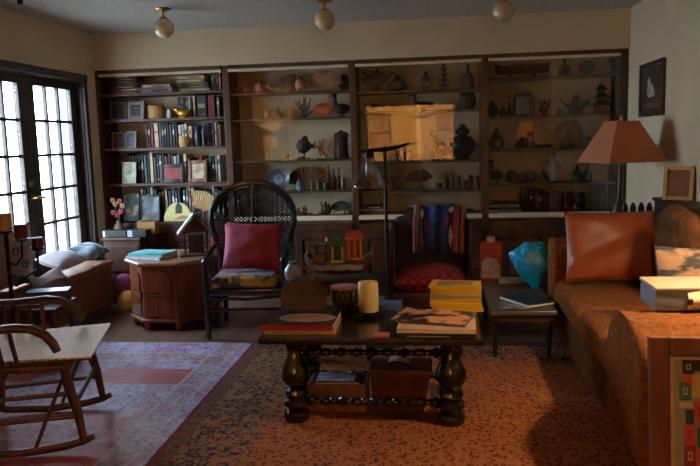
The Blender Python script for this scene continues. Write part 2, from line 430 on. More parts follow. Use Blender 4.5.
flat_stack([(181, 210, 3.6, 'tan'), (178, 208, 3.2, 'black'), (177, 208, 3.0, 'dark green'), (176, 204, 3.4, 'tan'), (178, 205, 3.6, 'cream')], 85, 0, 'right')
book_row(0, [(211.2, 213.4, 69, 'olive'), (213.6, 215.8, 68, 'charcoal'), (216, 218.2, 68, 'brown'), (218.4, 220.8, 68, 'tan')])
book_row(1, [(178, 180.5, 97, 'charcoal'), (180.6, 183.2, 97, 'grey'), (183.3, 185.8, 98, 'black'), (185.9, 188, 97, 'olive'), (188.2, 190.6, 96, 'white'), (190.8, 192.6, 97, 'charcoal'), (192.8, 195.4, 96, 'cream'), (196.6, 206.6, 93, 'black'), (207.6, 214.6, 89, 'dark red'), (216.6, 219.6, 97, 'olive')])
book_row(2, [(146, 148, 126, 'dark red'), (148.3, 150.4, 126, 'charcoal'), (150.6, 153.4, 124, 'red'), (153.8, 158.6, 121, 'cream'), (159.2, 161.2, 122, 'grey'), (161.4, 164, 121, 'navy'), (164.2, 166.4, 123, 'charcoal'), (166.6, 169, 122, 'black'), (169.2, 172.2, 124, 'brown'), (172.4, 175, 123, 'charcoal'), (175.2, 177.6, 122, 'black'),
             (178.4, 181.4, 125, 'white'), (181.6, 184.2, 124, 'cream'), (184.4, 187.2, 124, 'white'), (188.6, 192.6, 126, 'cream'), (203.8, 206.4, 124, 'grey'), (206.6, 209.4, 123, 'purple'), (209.6, 211.4, 124, 'charcoal'), (211.6, 214.4, 121, 'black'), (214.6, 216.6, 122, 'white'), (216.8, 219, 121, 'dark red'), (219.1, 220.6, 124, 'tan')])
book_row(3, [(111.6, 114.2, 158, 'brown'), (114.4, 117, 158, 'black'), (117.2, 120, 156, 'brown'), (120.2, 123, 155, 'black'), (123.2, 126, 155, 'dark red'), (126.2, 129, 154, 'black'), (129.2, 132, 156, 'brown'), (132.2, 135, 156, 'charcoal'), (135.2, 138, 155, 'black'), (138.2, 141, 156, 'navy'), (141.2, 143.6, 154, 'charcoal'), (144, 147, 155, 'teal'), (147.2, 149.6, 154, 'black'), (149.8, 153.4, 153, 'cream'), (153.8, 156.6, 157, 'brown'), (156.8, 159, 154, 'navy'), (159.2, 162, 155, 'teal'), (162.2, 164.8, 154, 'black'), (165, 168, 156, 'red'), (168.2, 171, 154, 'charcoal'), (171.2, 173.6, 155, 'dark red'), (173.8, 176.6, 156, 'white'), (176.8, 180, 155, 'grey'), (183.6, 187, 154, 'cream'),
             (187.4, 190.6, 158, 'dark green'), (200, 203, 156, 'red'), (205.6, 208.4, 158, 'dark red'), (208.6, 212.2, 157, 'teal'), (212.4, 215, 158, 'charcoal'), (215.2, 217.6, 157, 'tan'), (217.8, 220.4, 155, 'white'), ])
book_row(4, [(138.5, 141, 191, 'black'), (141.2, 144, 189, 'white'), (144.2, 147.4, 190, 'charcoal'), (147.6, 150.6, 188, 'navy'), (150.8, 154, 187, 'cream'), (154.2, 157.6, 190, 'charcoal'), (159, 162, 192, 'black'), (162.2, 165, 191, 'brown'), (165.2, 168.2, 190, 'tan'), (168.6, 172, 191, 'navy'), (172.2, 175.2, 189, 'blue'), (175.4, 178, 190, 'charcoal'), (178.2, 181, 188, 'black'), (183.4, 186, 190, 'blue'), (186.2, 188.6, 188, 'teal'), (188.8, 191.2, 187, 'cream'), (191.4, 194.6, 188, 'cream'), (194.8, 198, 190, 'black'), (198.2, 200.8, 191, 'charcoal'), (201, 204, 191, 'grey'), (204.2, 208, 190, 'brown'), (208.2, 211.4, 191, 'charcoal'), (212.4, 215, 187, 'white'), (215.2, 218, 188, 'charcoal'), (218.2, 221, 190, 'dark green'), (221.2, 223.6, 191, 'navy')], yf=6.40)

# ---------------------------------------------- ornaments on the open bookcase
def frame_thing(name, label, px0, px1, y0, y1, Y, zb, fcol, pcol, cat='picture frame', lean=.14, bord=.14, group=None, pmat=None, easel=True):
    easel = easel and Y > 6.34
    x0, z0 = W(px0, y1, Y); x1, z1 = W(px1, y0, Y)
    w, hgt = abs(x1-x0), z1-zb
    root = thing(name, label, cat, ((x0+x1)/2, Y, zb+.001), 0, group)
    b = w*bord
    M = RX(-lean)
    fm = mat('frame_%d_%d_%d' % fcol, fcol, .45, var=.15, scale=30)
    f = MB()
    f.box((-w/2+b/2, 0, hgt/2), (b, .016, hgt), bevel=.003); f.box((w/2-b/2, 0, hgt/2), (b, .016, hgt), bevel=.003)
    f.box((0, 0, hgt-b/2), (w-2*b, .016, b), bevel=.003); f.box((0, 0, b/2), (w-2*b, .016, b), bevel=.003)
    f.box((0, .009, hgt/2), (w-.004, .006, hgt-.004))
    f.xf(M).build('border', fm, root)
    pm = pmat or mat('picture_%d_%d_%d' % pcol, pcol, .4, var=.45, scale=14)
    MB().box((0, .002, hgt/2), (w-2*b+.002, .006, hgt-2*b+.002)).xf(M).build('picture', pm, root)
    if easel: MB().box((0, .012+hgt*.12, hgt*.33), (w*.25, .004, hgt*.68), rot=(.35, 0, 0)).build('easel_back', fm, root)
    return root
Z1 = SHZ[0]
frame_thing('framed_picture', 'brown wooden frame with a dark picture, second bookcase shelf at the left end', 110, 126, 100, 119, 6.36, Z1[1]+.004, (98, 78, 60), (40, 30, 28))
frame_thing('framed_picture', 'pale grey frame with a dark picture beside the brown one, second bookcase shelf', 128, 143, 101, 119, 6.36, Z1[1]+.004, (150, 146, 140), (34, 32, 36), bord=.2)
frame_thing('framed_picture', 'silver frame with a grey picture, left end of the third bookcase shelf', 112, 124, 132, 148, 6.36, Z1[2]+.004, (150, 142, 132), (92, 84, 80), bord=.1)
frame_thing('framed_picture', 'silver frame with a blue picture on the third bookcase shelf', 125.5, 135.5, 131, 147, 6.36, Z1[2]+.004, (176, 176, 168), (70, 84, 124), bord=.16)
frame_thing('framed_picture', 'small parchment certificate frame in front of dark books, fourth bookcase shelf', 122.5, 135, 162, 180, 6.288, Z1[3]+.004, (216, 212, 176), (196, 206, 172), bord=.08)
frame_thing('framed_picture', 'black frame with a red picture in the middle of the fourth bookcase shelf', 160.5, 183, 164, 182, 6.288, Z1[3]+.004, (20, 20, 22), (150, 30, 22), bord=.14)
frame_thing('framed_picture', 'ornate bronze frame with a cream photograph on the fourth bookcase shelf', 188.5, 206, 160, 181, 6.288, Z1[3]+.004, (120, 84, 58), (206, 186, 150), bord=.18)
def lathe_item(name, label, cat, px, ytop, zb, halfw_px, prof, m, Y=6.40, seg=18, group=None, parts=()):
    """prof in units (r of half width, z of height)"""
    x, zt = W(px, ytop, Y); r = halfw_px*Y/F_PX*1.0; hh = zt-zb
    if Y > 6.25: hh = min(hh, headroom(px, zb)/(1.26 if parts else 1.05))
    root = MB().lathe([(a*r, b*hh) for a, b in prof], seg=seg).build(name, m, loc=(x, Y, zb+.001))
    tag(root, label, cat, group)
    for (n, pr, mm) in parts:
        MB().lathe([(a*r, b*hh) for a, b in pr], seg=seg).build(n, mm, root)
    return root
TANB = mat('tan_basket', (196, 150, 88), .6, kind='wave', scale=18, col2=(150, 106, 58))
lathe_item('round_box', 'round tan wooden box on the second bookcase shelf', 'box', 156, 105.5, Z1[1]+.003, 8.6, [(.86, 0), (.98, .12), (1, .5), (.97, .8), (.9, .98), (.6, 1)], TANB, Y=6.38, parts=[('lid', [(1.0, .72), (1.03, .74), (1.03, .84), (.92, .99), (.2, 1.03)], TANB)])
lathe_item('small_jar', 'small white jar beside the round tan box', 'jar', 169, 109.5, Z1[1]+.003, 2.2, [(.9, 0), (1, .1), (1, .75), (.7, .85), (.7, 1)], WHITE, Y=6.34)
GOLD = mat('gilt', (188, 138, 52), .35, metal=.7)
def along(px, py, Y): x, z = W(px, py, Y); return Vector((x, Y, z))
x, _ = W(182, 112, 6.30)
b = MB().tube([(-.055, 0, .06), (-.04, 0, .052), (-.01, 0, .045), (.03, 0, .04), (.06, 0, .055), (.075, 0, .075)], [.006, .02, .034, .036, .02, .006], seg=10)
b.tube([(-.04, 0, .055), (-.05, 0, .075), (-.065, 0, .082), (-.085, 0, .078)], [.016, .015, .014, .003], seg=8).box((0, 0, .005), (.05, .03, .01)).tube([(0, 0, .01), (0, 0, .03)], .006)
tag(b.build('bird_ornament', GOLD, loc=(x, 6.30, Z1[1]+.004)), 'gilt bird ornament in front of thin books', 'ornament')
lathe_item('wooden_bowl', 'small round tan gourd bowl in front of white books, third bookcase shelf', 'bowl', 184.5, 136.5, Z1[2]+.003, 6.4, [(.55, 0), (.85, .15), (1, .45), (.95, .75), (.75, 1), (.65, .98), (.8, .6)], TANB, Y=6.29)
BLUEG = mat('blue_glaze', (44, 54, 116), .2, var=.2)
NAVG = mat('navy_glaze', (34, 34, 66), .25, var=.25)
lathe_item('blue_vase', 'slim navy vase with a bright blue neck on the third bookcase shelf', 'vase', 197.2, 122.5, Z1[2]+.003, 4.0, [(.7, 0), (1, .25), (1, .5), (.7, .7), (.75, .8), (1, .86), (.85, 1), (.6, 1)], NAVG, Y=6.325, parts=[('collar', [(.82, .78), (1.08, .86), (.9, 1.01), (.7, 1.01)], BLUEG)])
lathe_item('dark_vase', 'slim dark purple vase right of the blue-necked vase', 'vase', 203.2, 126, Z1[2]+.003, 1.9, [(.8, 0), (1, .3), (.9, .6), (.5, .8), (.7, 1)], NAVG, Y=6.31)
# label on the black book: a pinkish panel is part of that book
# bottom-shelf display
frame_thing('small_painting', 'dark green painted panel of a lady in white, bottom bookcase shelf', 123, 138, 193, 222, 6.32, Z1[4]+.004, (30, 40, 36), (70, 92, 82), 'picture', bord=.06,
            pmat=mat('lady_painting', (206, 186, 150), .5, col2=(40, 70, 60), scale=9, ramp=(.48, .6)))
frame_thing('small_painting', 'glossy blue-grey picture leaning in front of bottom shelf books', 140.5, 158.5, 195, 219, 6.33, Z1[4]+.004, (52, 58, 62), (104, 122, 138), 'picture', bord=.07, pmat=mat('blue_picture', (150, 166, 184), .18, col2=(46, 56, 68), scale=6, ramp=(.46, .58)))
def hand_fan(label, px, py, R_px, a0, a1, Y, m, m2, rz=0, base_up=True):
    x, z = W(px, py, Y); R = R_px*Y/F_PX
    root = thing('hand_fan', label, 'fan', (x, Y, Z1[4]+.004))
    dz = z-Z1[4]-.004
    n = 24
    def fn(u, v):
        a = a0+(a1-a0)*u; r = R*(.25+.75*v)
        return Vector((r*math.cos(a), .004*(1 if int(u*n) % 2 else -1)+.05*v*math.sin(a), dz+r*math.sin(a)))
    MB().grid(fn, n, 4, mi=lambda i, j: 1 if (j == 3 or (i % 6 == 0 and m is not m2)) else 0, thick=.0015).build('fan_leaf', [m, m2], root, smooth=False)
    st = MB()
    for k in range(7):
        a = a0+(a1-a0)*k/6
        st.tube([(0, .006, dz), (R*.97*math.cos(a), .006+.05*math.sin(a), dz+R*.97*math.sin(a))], .0022, seg=5)
    st.build('fan_ribs', WOOD, root)
    return root
STRAW = mat('straw', (214, 200, 136), .7, var=.1, scale=40); STRAW2 = mat('straw_edge', (190, 172, 112), .7)
PINKF = mat('printed_fan', (206, 150, 112), .7, col2=(222, 190, 150), scale=10)
x, z = W(178, 222, 6.29)
R = 15*6.29/F_PX
rt = thing('round_fan', 'pale straw half-round fan standing on the bottom bookcase shelf', 'fan', (x, 6.29, Z1[4]+.004))
MB().prism([(-R, .0)]+[(-R*math.cos(PI*k/16), .01+R*1.25*math.sin(PI*k/16)) for k in range(17)]+[(R, 0)], -.004, .004).xf(RX(-.15)).build('fan_leaf', STRAW, rt, smooth=False)
MB().prism([(-.02, R*.55), (.03, R*.55), (.035, R*1.0), (.005, R*1.35), (-.02, R*1.0)], -.012, -.006).xf(RX(-.15)).build('painted_tree', mat('tree_green', (40, 66, 44), .7), rt, smooth=False)
MB().prism([(-R*.3, .02), (R*.75, .02), (R*.8, R*.3), (R*.3, R*.42)], -.010, -.006).xf(RX(-.15)).build('painted_hill', mat('hill_tan', (178, 134, 86), .7), rt, smooth=False)
hand_fan('folding fan with pinkish print beside the straw fan, bottom bookcase shelf', 198, 214, 24, .35, 1.9, 6.30, PINKF, STRAW2)

# ================================================================== COLLECTION BEHIND GLASS
DARK = mat('dark_bronze', (46, 36, 28), .45, var=.3, metal=.3); CLAY = mat('brown_clay', (92, 60, 40), .7, var=.3, scale=14); CORAL = mat('coral', (206, 122, 74), .8, var=.25, scale=25)
SHELLP = mat('pink_shell', (214, 158, 124), .5, var=.25, scale=16); SHELLB = mat('brown_shell', (140, 98, 62), .5, var=.35, scale=14, kind='wave'); BONE = mat('bone_white', (222, 206, 176), .6, var=.12)
GREY = mat('grey_stoneware', (104, 104, 98), .5, var=.25, scale=14); PEWT = mat('pewter', (142, 140, 134), .3, metal=.8); OLIVE = mat('olive_glaze', (70, 70, 50), .3, var=.3); TEALG = mat('teal_glaze', (62, 84, 90), .25, var=.25)
GREENG = mat('green_glass', (40, 84, 56), .15, var=.2); REDC = mat('red_clay', (128, 58, 40), .6, var=.25); BLK = mat('dark_ebony', (30, 25, 22), .4, var=.3); BLUEW = mat('blue_white_china', (206, 212, 218), .25, col2=(54, 74, 118), scale=12)
PAINTED = mat('painted_glaze', (150, 110, 70), .3, col2=(40, 66, 58), scale=11)
CABN = {1: 'left', 2: 'middle', 3: 'right'}
VASE = {'round': [(.45, 0), (.5, .03), (.8, .15), (1, .38), (.92, .58), (.5, .76), (.3, .84), (.34, .97), (.42, 1), (.3, 1), (.22, .86)],
        'bottle': [(.7, 0), (1, .06), (1, .42), (.85, .55), (.35, .7), (.26, .78), (.26, .95), (.36, .96), (.36, 1), (.2, 1)],
        'jar': [(.7, 0), (.95, .08), (1, .3), (1, .72), (.85, .82), (.7, .86), (.78, .9), (.7, .96), (.2, 1)],
        'pot': [(.55, 0), (.85, .18), (1, .5), (.9, .74), (.72, .84), (.9, .92), (.95, 1), (.75, 1), (.65, .84)],
        'bowl': [(.4, 0), (.45, .1), (.8, .4), (1, .9), (1, 1), (.92, 1), (.7, .5), (.2, .3)],
        'onion': [(.55, 0), (.9, .12), (1, .32), (.85, .55), (.5, .72), (.28, .8), (.2, .86), (.28, .93), (.16, 1)],
        'cup': [(.7, 0), (.72, .05), (.8, .5), (1, 1), (.9, 1), (.7, .3)],
        'mug': [(.95, 0), (1, .05), (.92, .5), (.88, .9), (.95, .93), (.8, 1), (.3, 1.04)],
        'ball': [(.3, 0), (.7, .12), (.95, .35), (1, .52), (.9, .75), (.6, .94), (.2, 1)],
        'pierced': [(.5, 0), (.55, .04), (.35, .10), (.7, .17), (1, .36), (.97, .50), (.62, .66), (.3, .70), (.5, .75), (.55, .83), (.35, .91), (.18, .95), (.22, 1)],
        'stein': [(.95, 0), (1, .05), (.88, .2), (.86, .72), (1.02, .78), (1.0, .84), (.8, .9), (.25, .95), (.2, 1)],
        'figure': [(.9, 0), (1, .05), (.7, .12), (.8, .35), (.95, .5), (.75, .64), (.35, .72), (.55, .8), (.6, .88), (.4, .97), (.1, 1)]}
def SH(u, k): return SHZ[u][k]+(.001 if k < 4 else -.004)
def pot(u, k, name, cat, label, px, ytop, hw, shape, m, Y=6.42, group=None, parts=()):
    return lathe_item(name, label, cat, px, ytop, SH(u, k), hw, VASE[shape], m, Y=Y, group=group, parts=parts)
def place(mb, name, label, cat, m, px, Y, zb, group=None, rz=0):
    x, _ = W(px, 120, Y); 
    return tag(mb.build(name, m, loc=(x, Y, zb), rot=(0, 0, rz)), label, cat, group)
def sx(px, py, u, k, Y=6.42): return W(px, py, Y)[0]
def scallop(r, ribs=13, a=1.25, tilt=-.35, dep=.35):
    m = MB()
    def fn(u, v):
        an = PI/2+(u-.5)*2*a; rr = r*v
        return Vector((rr*math.cos(an), -dep*r*math.sin(v*PI*.5)*(1-(2*u-1)**2*.5)+.035*r*v*math.cos(u*ribs*2*PI), rr*math.sin(an)))
    m.grid(fn, ribs*4, 6, thick=.003); m.xf(RX(tilt)); 
    zmin = min(v.co.z for v in m.bm.verts); m.xf(TR(0, 0, -zmin)); return m
def conch(L, r):
    pts, rad = [], []
    for i in range(40):
        t = i/39; a = t*5.5*PI; q = (1-t)**1.2
        pts.append((L*(t-.5), r*.45*q*math.cos(a), r*.9+r*.45*q*math.sin(a))); rad.append(max(.003, r*.62*q))
    m = MB().tube(pts, rad, seg=9)
    m.ball((-L*.42, -r*.3, r*.8), (L*.2, r*.35, r*.75), 10)
    for k in range(5): m.tube([(-L*.35+.12*L*k, -.2*r, r*1.3), (-L*.36+.12*L*k, -.3*r, r*1.75-.12*r*k)], [r*.14, .002], seg=5)
    return m
def coral(h, sp, n=7, seed=1, thick=.008):
    rd = random.Random(seed); m = MB()
    m.ball((0, 0, .01), (sp*.35, sp*.25, .014), 8)
    for i in range(n):
        a = rd.uniform(0, 2*PI); p = Vector((rd.uniform(-.3, .3)*sp, 0, .008)); d = Vector((math.cos(a)*.7, math.sin(a)*.3, 1.0)).normalized()
        pts = [p.copy()]; L = h*rd.uniform(.6, 1)/4
        for j in range(4):
            d = (d+Vector((rd.uniform(-.5, .5), rd.uniform(-.3, .3), rd.uniform(-.1, .3)))).normalized(); p = p+d*L
            p.z = min(p.z, h); pts.append(p.copy())
            if j == 1 or j == 2:
                q = p+Vector((rd.uniform(-.6, .6), rd.uniform(-.3, .3), .7)).normalized()*L*1.2; q.z = min(q.z, h)
                m.tube([p, q], [thick*.7, thick*.4], seg=6)
        m.tube(pts, [thick*1.2, thick, thick*.9, thick*.8, thick*.5], seg=6)
    return m
def rocky(w, h, d=.08, seed=1, bumps=7):
    rd = random.Random(seed); m = MB()
    for i in range(bumps):
        x = (i/(bumps-1)-.5)*w*.8; hh = h*rd.uniform(.55, 1)
        m.ball((x, rd.uniform(-.02, .02), hh*.45), (w/bumps*1.0, d*.5, hh*.5), 10, rot=(0, rd.uniform(-.3, .3), 0))
    m.jitter(.004, seed); zmin = min(v.co.z for v in m.bm.verts); m.xf(TR(0, 0, -zmin)); return m
def bird(L, h, neck=.5, bill=.3, flip=1, stand=True):
    m = MB(); b = h*.42
    zc = h*.42
    m.tube([(L*.5, 0, zc+.05*h), (L*.35, 0, zc+.02*h), (L*.05, 0, zc), (-.2*L, 0, zc+.02*h), (-.33*L, 0, zc+.14*h)], [.006, b*.45, b*.75, b*.65, b*.25], seg=10)
    m.tube([(-.25*L, 0, zc+.12*h), (-.31*L, 0, zc+neck*h*.5), (-.33*L, 0, zc+neck*h*.85)], [b*.4, b*.25, b*.22], seg=8)
    m.ball((-.35*L, 0, zc+neck*h), (b*.38, b*.3, b*.3), 10)
    m.tube([(-.38*L, 0, zc+neck*h), (-.38*L-bill*L*.5, 0, zc+neck*h-.03*h), (-.38*L-bill*L, 0, zc+neck*h-.05*h)], [b*.16, b*.1, .002], seg=6)
    if stand:
        for s_ in (-1, 1): m.tube([(0, s_*b*.3, zc-b*.4), (.02*L, s_*b*.3, .008)], .004, seg=5)
        m.box((0, 0, .005), (L*.35, b*.9, .01))
    if flip < 0: m.xf(RZ(PI))
    return m

# -- left cabinet
A = SH(1, 0)
def put(mb, name, label, cat, m, px, py, zb, Y=6.42, rz=0, group=None):
    x, _ = W(px, py, Y)
    mb.xf(TR(0, 0, -min(v.co.z for v in mb.bm.verts)))
    hg = max(v.co.z for v in mb.bm.verts); k = min(1, headroom(px, zb)/hg)
    if k < 1: mb.xf(Matrix.Scale(k, 4))
    dmin, dmax = min(v.co.y for v in mb.bm.verts), max(v.co.y for v in mb.bm.verts)
    lo, hi = 6.292-Y, 6.575-Y
    if dmax-dmin > hi-lo: mb.xf(Matrix.Scale((hi-lo)/(dmax-dmin), 4, (0, 1, 0))); dmin, dmax = min(v.co.y for v in mb.bm.verts), max(v.co.y for v in mb.bm.verts)
    mb.xf(TR(0, max(0, lo-dmin)+min(0, hi-dmax), 0))
    return tag(mb.build(name, m, loc=(x, Y, zb+.001), rot=(0, 0, rz)), label, cat, group)
put(rocky(.15, .09, seed=3), 'coral_lump', 'knobbly orange coral lump, left end of the left cabinet top shelf', 'coral', CORAL, 243, 88, A)
put(rocky(.08, .10, seed=4, bumps=5), 'coral_lump', 'small peach coral lump left of the orange shell, left cabinet top shelf', 'coral', SHELLP, 256, 88, A, Y=6.53)
put(conch(.20, .055), 'conch_shell', 'long orange conch shell on the left cabinet top shelf', 'shell', CORAL, 268, 88, A)
put(scallop(.16, tilt=-.45), 'scallop_shell', 'big dark brown fan shell on the left cabinet top shelf', 'shell', SHELLB, 291, 80, A, Y=6.46)
put(conch(.19, .062), 'conch_shell', 'spiky pale pink conch shell on the left cabinet top shelf', 'shell', SHELLP, 308, 83, A, Y=6.38)
put(scallop(.165, tilt=-.55, dep=.5), 'scallop_shell', 'large pink ribbed shell right of the spiky conch', 'shell', SHELLP, 326, 83, A)
put(rocky(.085, .16, seed=9, bumps=4), 'driftwood', 'dark driftwood lump at the right end of the left cabinet top shelf', 'driftwood', CLAY, 344, 80, A, Y=6.50)
A = SH(1, 1)
put(rocky(.16, .12, seed=12), 'shell_cluster', 'brown shell cluster on the left cabinet second shelf', 'shell', SHELLB, 273, 110, A)
put(coral(.19, .12, 9, 5, .007), 'branch_coral', 'grey spiky branch coral on the left cabinet second shelf', 'coral', GREY, 302, 106, A)
put(scallop(.11, tilt=-.7, dep=.6), 'scallop_shell', 'bright orange shell between branch coral and duck', 'shell', mat('orange_shell', (216, 106, 50), .5, var=.25), 323, 110, A)
put(bird(.2, .19, .75, .3), 'duck_decoy', 'dark wooden duck decoy at the right end of the left cabinet second shelf', 'duck decoy', DARK, 341, 103, A, Y=6.36)
A = SH(1, 2)
f = MB().tube([(-.075, 0, .12), (-.05, 0, .12), (0, 0, .125), (.045, 0, .12), (.075, 0, .12)], [.01, .055, .075, .045, .012], seg=12, flat=.35, flat_axis=1)
f.prism([(.065, .12), (.1, .165), (.095, .12), (.1, .075)], -.004, .004).prism([(-.03, .18), (.04, .175), (.03, .22), (-.01, .21)], -.004, .004).tube([(0, 0, .06), (0, 0, .006)], .006).box((0, 0, .006), (.08, .05, .012))
put(f, 'fish_ornament', 'dark flat fish on a stand, left cabinet third shelf', 'ornament', BLK, 304, 141, A)
put(coral(.2, .16, 8, 21, .009), 'branch_coral', 'pinkish branch coral beside the fish, left cabinet third shelf', 'coral', SHELLP, 321, 150, A, Y=6.46)
pot(1, 2, 'beer_stein', 'stein', 'large dark lidded stein at the right end of the left cabinet third shelf', 341, 130, 7.5, 'stein', DARK)
put(rocky(.07, .04, seed=31, bumps=4), 'white_shell', 'small white shell below the dark fish', 'shell', BONE, 299.5, 157, A, Y=6.36)
put(rocky(.09, .05, seed=32, bumps=5), 'white_shell', 'small pale shells below the branch coral, left cabinet third shelf', 'shell', BONE, 321, 157, A, Y=6.35)
put(rocky(.05, .05, seed=33, bumps=3), 'white_shell', 'small tan shell at the left of the left cabinet third shelf', 'shell', SHELLB, 286, 156, A, Y=6.36)
A = SH(1, 3)
def plate(label, px, py, r, m, m2, zb, Y=6.42, cat='plate'):
    x, z = W(px, py, Y)
    rt = thing('display_plate', label, cat, (x, Y, zb+.001))
    Mx = TR(0, 0, r*.98) @ RX(PI/2-.2)
    MB().lathe([(.001, 0), (r*.6, 0), (r*.7, .008), (r, .02), (r, .025), (r*.68, .014), (r*.5, .008), (.001, .008)], seg=28).xf(Mx).build('dish', m, rt)
    MB().lathe([(.001, .0085), (r*.42, .0095), (r*.42, .010), (.001, .011)], seg=24).xf(Mx).build('painted_centre', m2, rt)
    MB().tube([(-r*.4, -.03, .004), (-r*.4, .05, .004), (-r*.3, .06, r*.8)], .004, seg=6).tube([(r*.4, -.03, .004), (r*.4, .05, .004), (r*.3, .06, r*.8)], .004, seg=6).build('plate_stand', IRON, rt)
    return rt
plate('round blue plate on a stand behind the wicker chair', 279, 179, .105, mat('dark_blue_plate', (58, 62, 84), .25, col2=(118, 120, 122), scale=20), BLUEW, A)
put(scallop(.2, ribs=15, tilt=-.35), 'scallop_shell', 'very large tan fan shell on the left cabinet fourth shelf', 'shell', SHELLB, 306, 178, A, Y=6.50)
pot(1, 3, 'tea_pot', 'jar', 'blue and white lidded pot below the tan fan shell', 299.5, 180, 4.5, 'round', BLUEW, Y=6.37)
for i, (px, w_, yt) in enumerate([(312, 2.4, 182), (318.5, 2.6, 181), (325.5, 2.6, 183)]):
    pot(1, 3, 'pewter_cup', 'cup', '%s of three small pewter cups on the left cabinet fourth shelf' % ['leftmost', 'middle one', 'rightmost'][i], px, yt, w_, 'cup', PEWT, Y=6.36, group='pewter cups in the left display cabinet')
for i, (px, yt) in enumerate([(328, 165), (333.5, 169), (338.5, 168)]):
    pot(1, 3, 'brown_bottle', 'bottle', '%s of three thin brown bottles, left cabinet fourth shelf' % ['tallest', 'middle one', 'rightmost'][i], px, yt, 2.4, 'bottle', CLAY, Y=6.46, group='brown bottles in the left display cabinet')
pot(1, 3, 'pewter_cup', 'cup', 'tall silver beaker at the right end of the left cabinet fourth shelf', 343, 178, 2.8, 'cup', PEWT, Y=6.38)
A = SH(1, 4)
put(coral(.08, .16, 8, 41, .008), 'branch_coral', 'low red-brown coral at the left of the left cabinet bottom shelf', 'coral', REDC, 302, 210, A)
hn = MB().tube([(-.03, 0, .012), (.01, 0, .016), (.03, 0, .04), (.04, 0, .085)], [.012, .011, .008, .002], seg=8)
put(hn, 'white_horn', 'curved white horn on the left cabinet bottom shelf', 'horn', BONE, 316, 208, A, Y=6.38)
put(coral(.12, .18, 10, 43, .008), 'driftwood', 'brown twiggy driftwood on the left cabinet bottom shelf', 'driftwood', CLAY, 327, 205, A, Y=6.46)
put(scallop(.11, tilt=-.6), 'scallop_shell', 'greyish fan shell at the right of the left cabinet bottom shelf', 'shell', GREY, 341, 205, A, Y=6.48)
for i, px in enumerate((335, 340, 346)):
    put(rocky(.045, .04, seed=50+i, bumps=3), 'white_shell', '%s of three small white shells, left cabinet bottom shelf' % ['leftmost', 'middle one', 'rightmost'][i], 'shell', BONE, px, 211, A, Y=6.35, group='small white shells in the left display cabinet')

# -- middle cabinet
A = SH(2, 0)
m = MB()
for i, (a, l) in enumerate([(-1.0, .17), (-.68, .18), (-.3, .155), (.05, .165), (.45, .15), (.85, .18)]):
    d = Vector((math.sin(a), 0, math.cos(a)))
    m.tube([(0, 0, .05), Vector((0, 0, .05))+d*l*.5, Vector((0, 0, .05))+d*l+Vector((math.sin(a)*.03, 0, -.0))], [.01, .03, .004], seg=8, flat=.4, flat_axis=1)
m.lathe([(.04, 0), (.045, .01), (.02, .02), (.015, .06)])
put(m, 'feather_crest', 'dark fan of carved feathers, left end of the middle cabinet top shelf', 'sculpture', TEALG, 376.5, 80, A)
pot(2, 0, 'lidded_pot', 'jar', 'dark squat pot with a knobbed lid beside the carved feathers', 397, 75, 9, 'onion', BLK)
pot(2, 0, 'small_vase', 'vase', 'small grey-blue vase in the middle of the middle cabinet top shelf', 425.5, 72, 5, 'round', TEALG)
m = MB().box((0, 0, .01), (.09, .07, .02))
for k in range(4):
    z = .02+.052*k; s_ = 1-.12*k
    m.lathe([(.03*s_, 0), (.034*s_, .015), (.022*s_, .03), (.018*s_, .052)], (0, 0, z), seg=10)
    for q in (-1, 1): m.tube([(q*.02*s_, 0, z+.02), (q*.05*s_, 0, z+.03), (q*.045*s_, 0, z+.055)], [.01, .009, .005], seg=6)
m.ball((0, 0, .245), .02, 10)
put(m, 'carved_totem', 'tall dark totem of stacked figures on the middle cabinet top shelf', 'sculpture', CLAY, 443.5, 75, A)
pot(2, 0, 'glass_bottle', 'bottle', 'tall bluish bottle at the right of the middle cabinet top shelf', 468, 64, 5.2, 'bottle', TEALG)
A = SH(2, 1)
put(bird(.13, .09, .3, .1), 'crouching_animal', 'small dark crouching animal, left of the middle cabinet second shelf', 'figurine', BLK, 377, 105, A)
put(bird(.30, .15, .8, .35), 'long_billed_bird', 'long-billed dark bird standing on the middle cabinet second shelf', 'bird figurine', DARK, 423, 102, A)
pot(2, 1, 'clay_pot', 'pot', 'rounded dark clay pot at the right of the middle cabinet second shelf', 467.5, 91, 8.5, 'pot', OLIVE)
A = SH(2, 2)
m = MB().tube([(-.02, 0, .0), (-.02, 0, .07), (-.005, 0, .13), (.0, 0, .2)], [.045, .04, .05, .035], seg=10).ball((.0, 0, .238), .034).tube([(0, 0, .18), (.05, 0, .165), (.11, 0, .115)], [.04, .035, .012], seg=8).tube([(-.02, 0, .16), (-.06, 0, .12), (-.07, 0, .07)], [.03, .022, .01], seg=8).box((0, 0, .006), (.12, .08, .012))
put(m, 'crouching_figure', 'dark carved figure with outstretched wing, middle cabinet third shelf', 'sculpture', BLK, 433, 145, A)
pot(2, 2, 'pierced_vase', 'vase', 'big round dark pierced vase with a stepped neck, middle cabinet third shelf', 462.5, 124.5, 13, 'pierced', BLK)
for i, (px, yt, sh, m_, hw) in enumerate([(396, 150, 'figure', CLAY, 3.2), (403, 152, 'cup', REDC, 3.2), (410, 149, 'figure', GREY, 3), (417, 151, 'round', REDC, 3.6), (445, 153, 'cup', CLAY, 3)]):
    pot(2, 2, 'small_figurine', 'figurine', ['small brown figurine by the floor lamp pole, middle cabinet third shelf', 'small red cup between two figurines, middle cabinet third shelf', 'small grey figurine, middle cabinet third shelf', 'small round red vase left of the carved figure', 'small brown cup between carved figure and pierced vase'][i], px, yt, hw, sh, m_, Y=6.40)
A = SH(2, 3)
hf = MB(); nn = 22
def ffn(u, v):
    a = PI*.06+PI*.82*u; r = .135*(.15+.85*v)
    return Vector((-r*math.cos(a)*1.0, .006*(1 if int(u*nn+.5) % 2 else -1), .055+r*math.sin(a)))
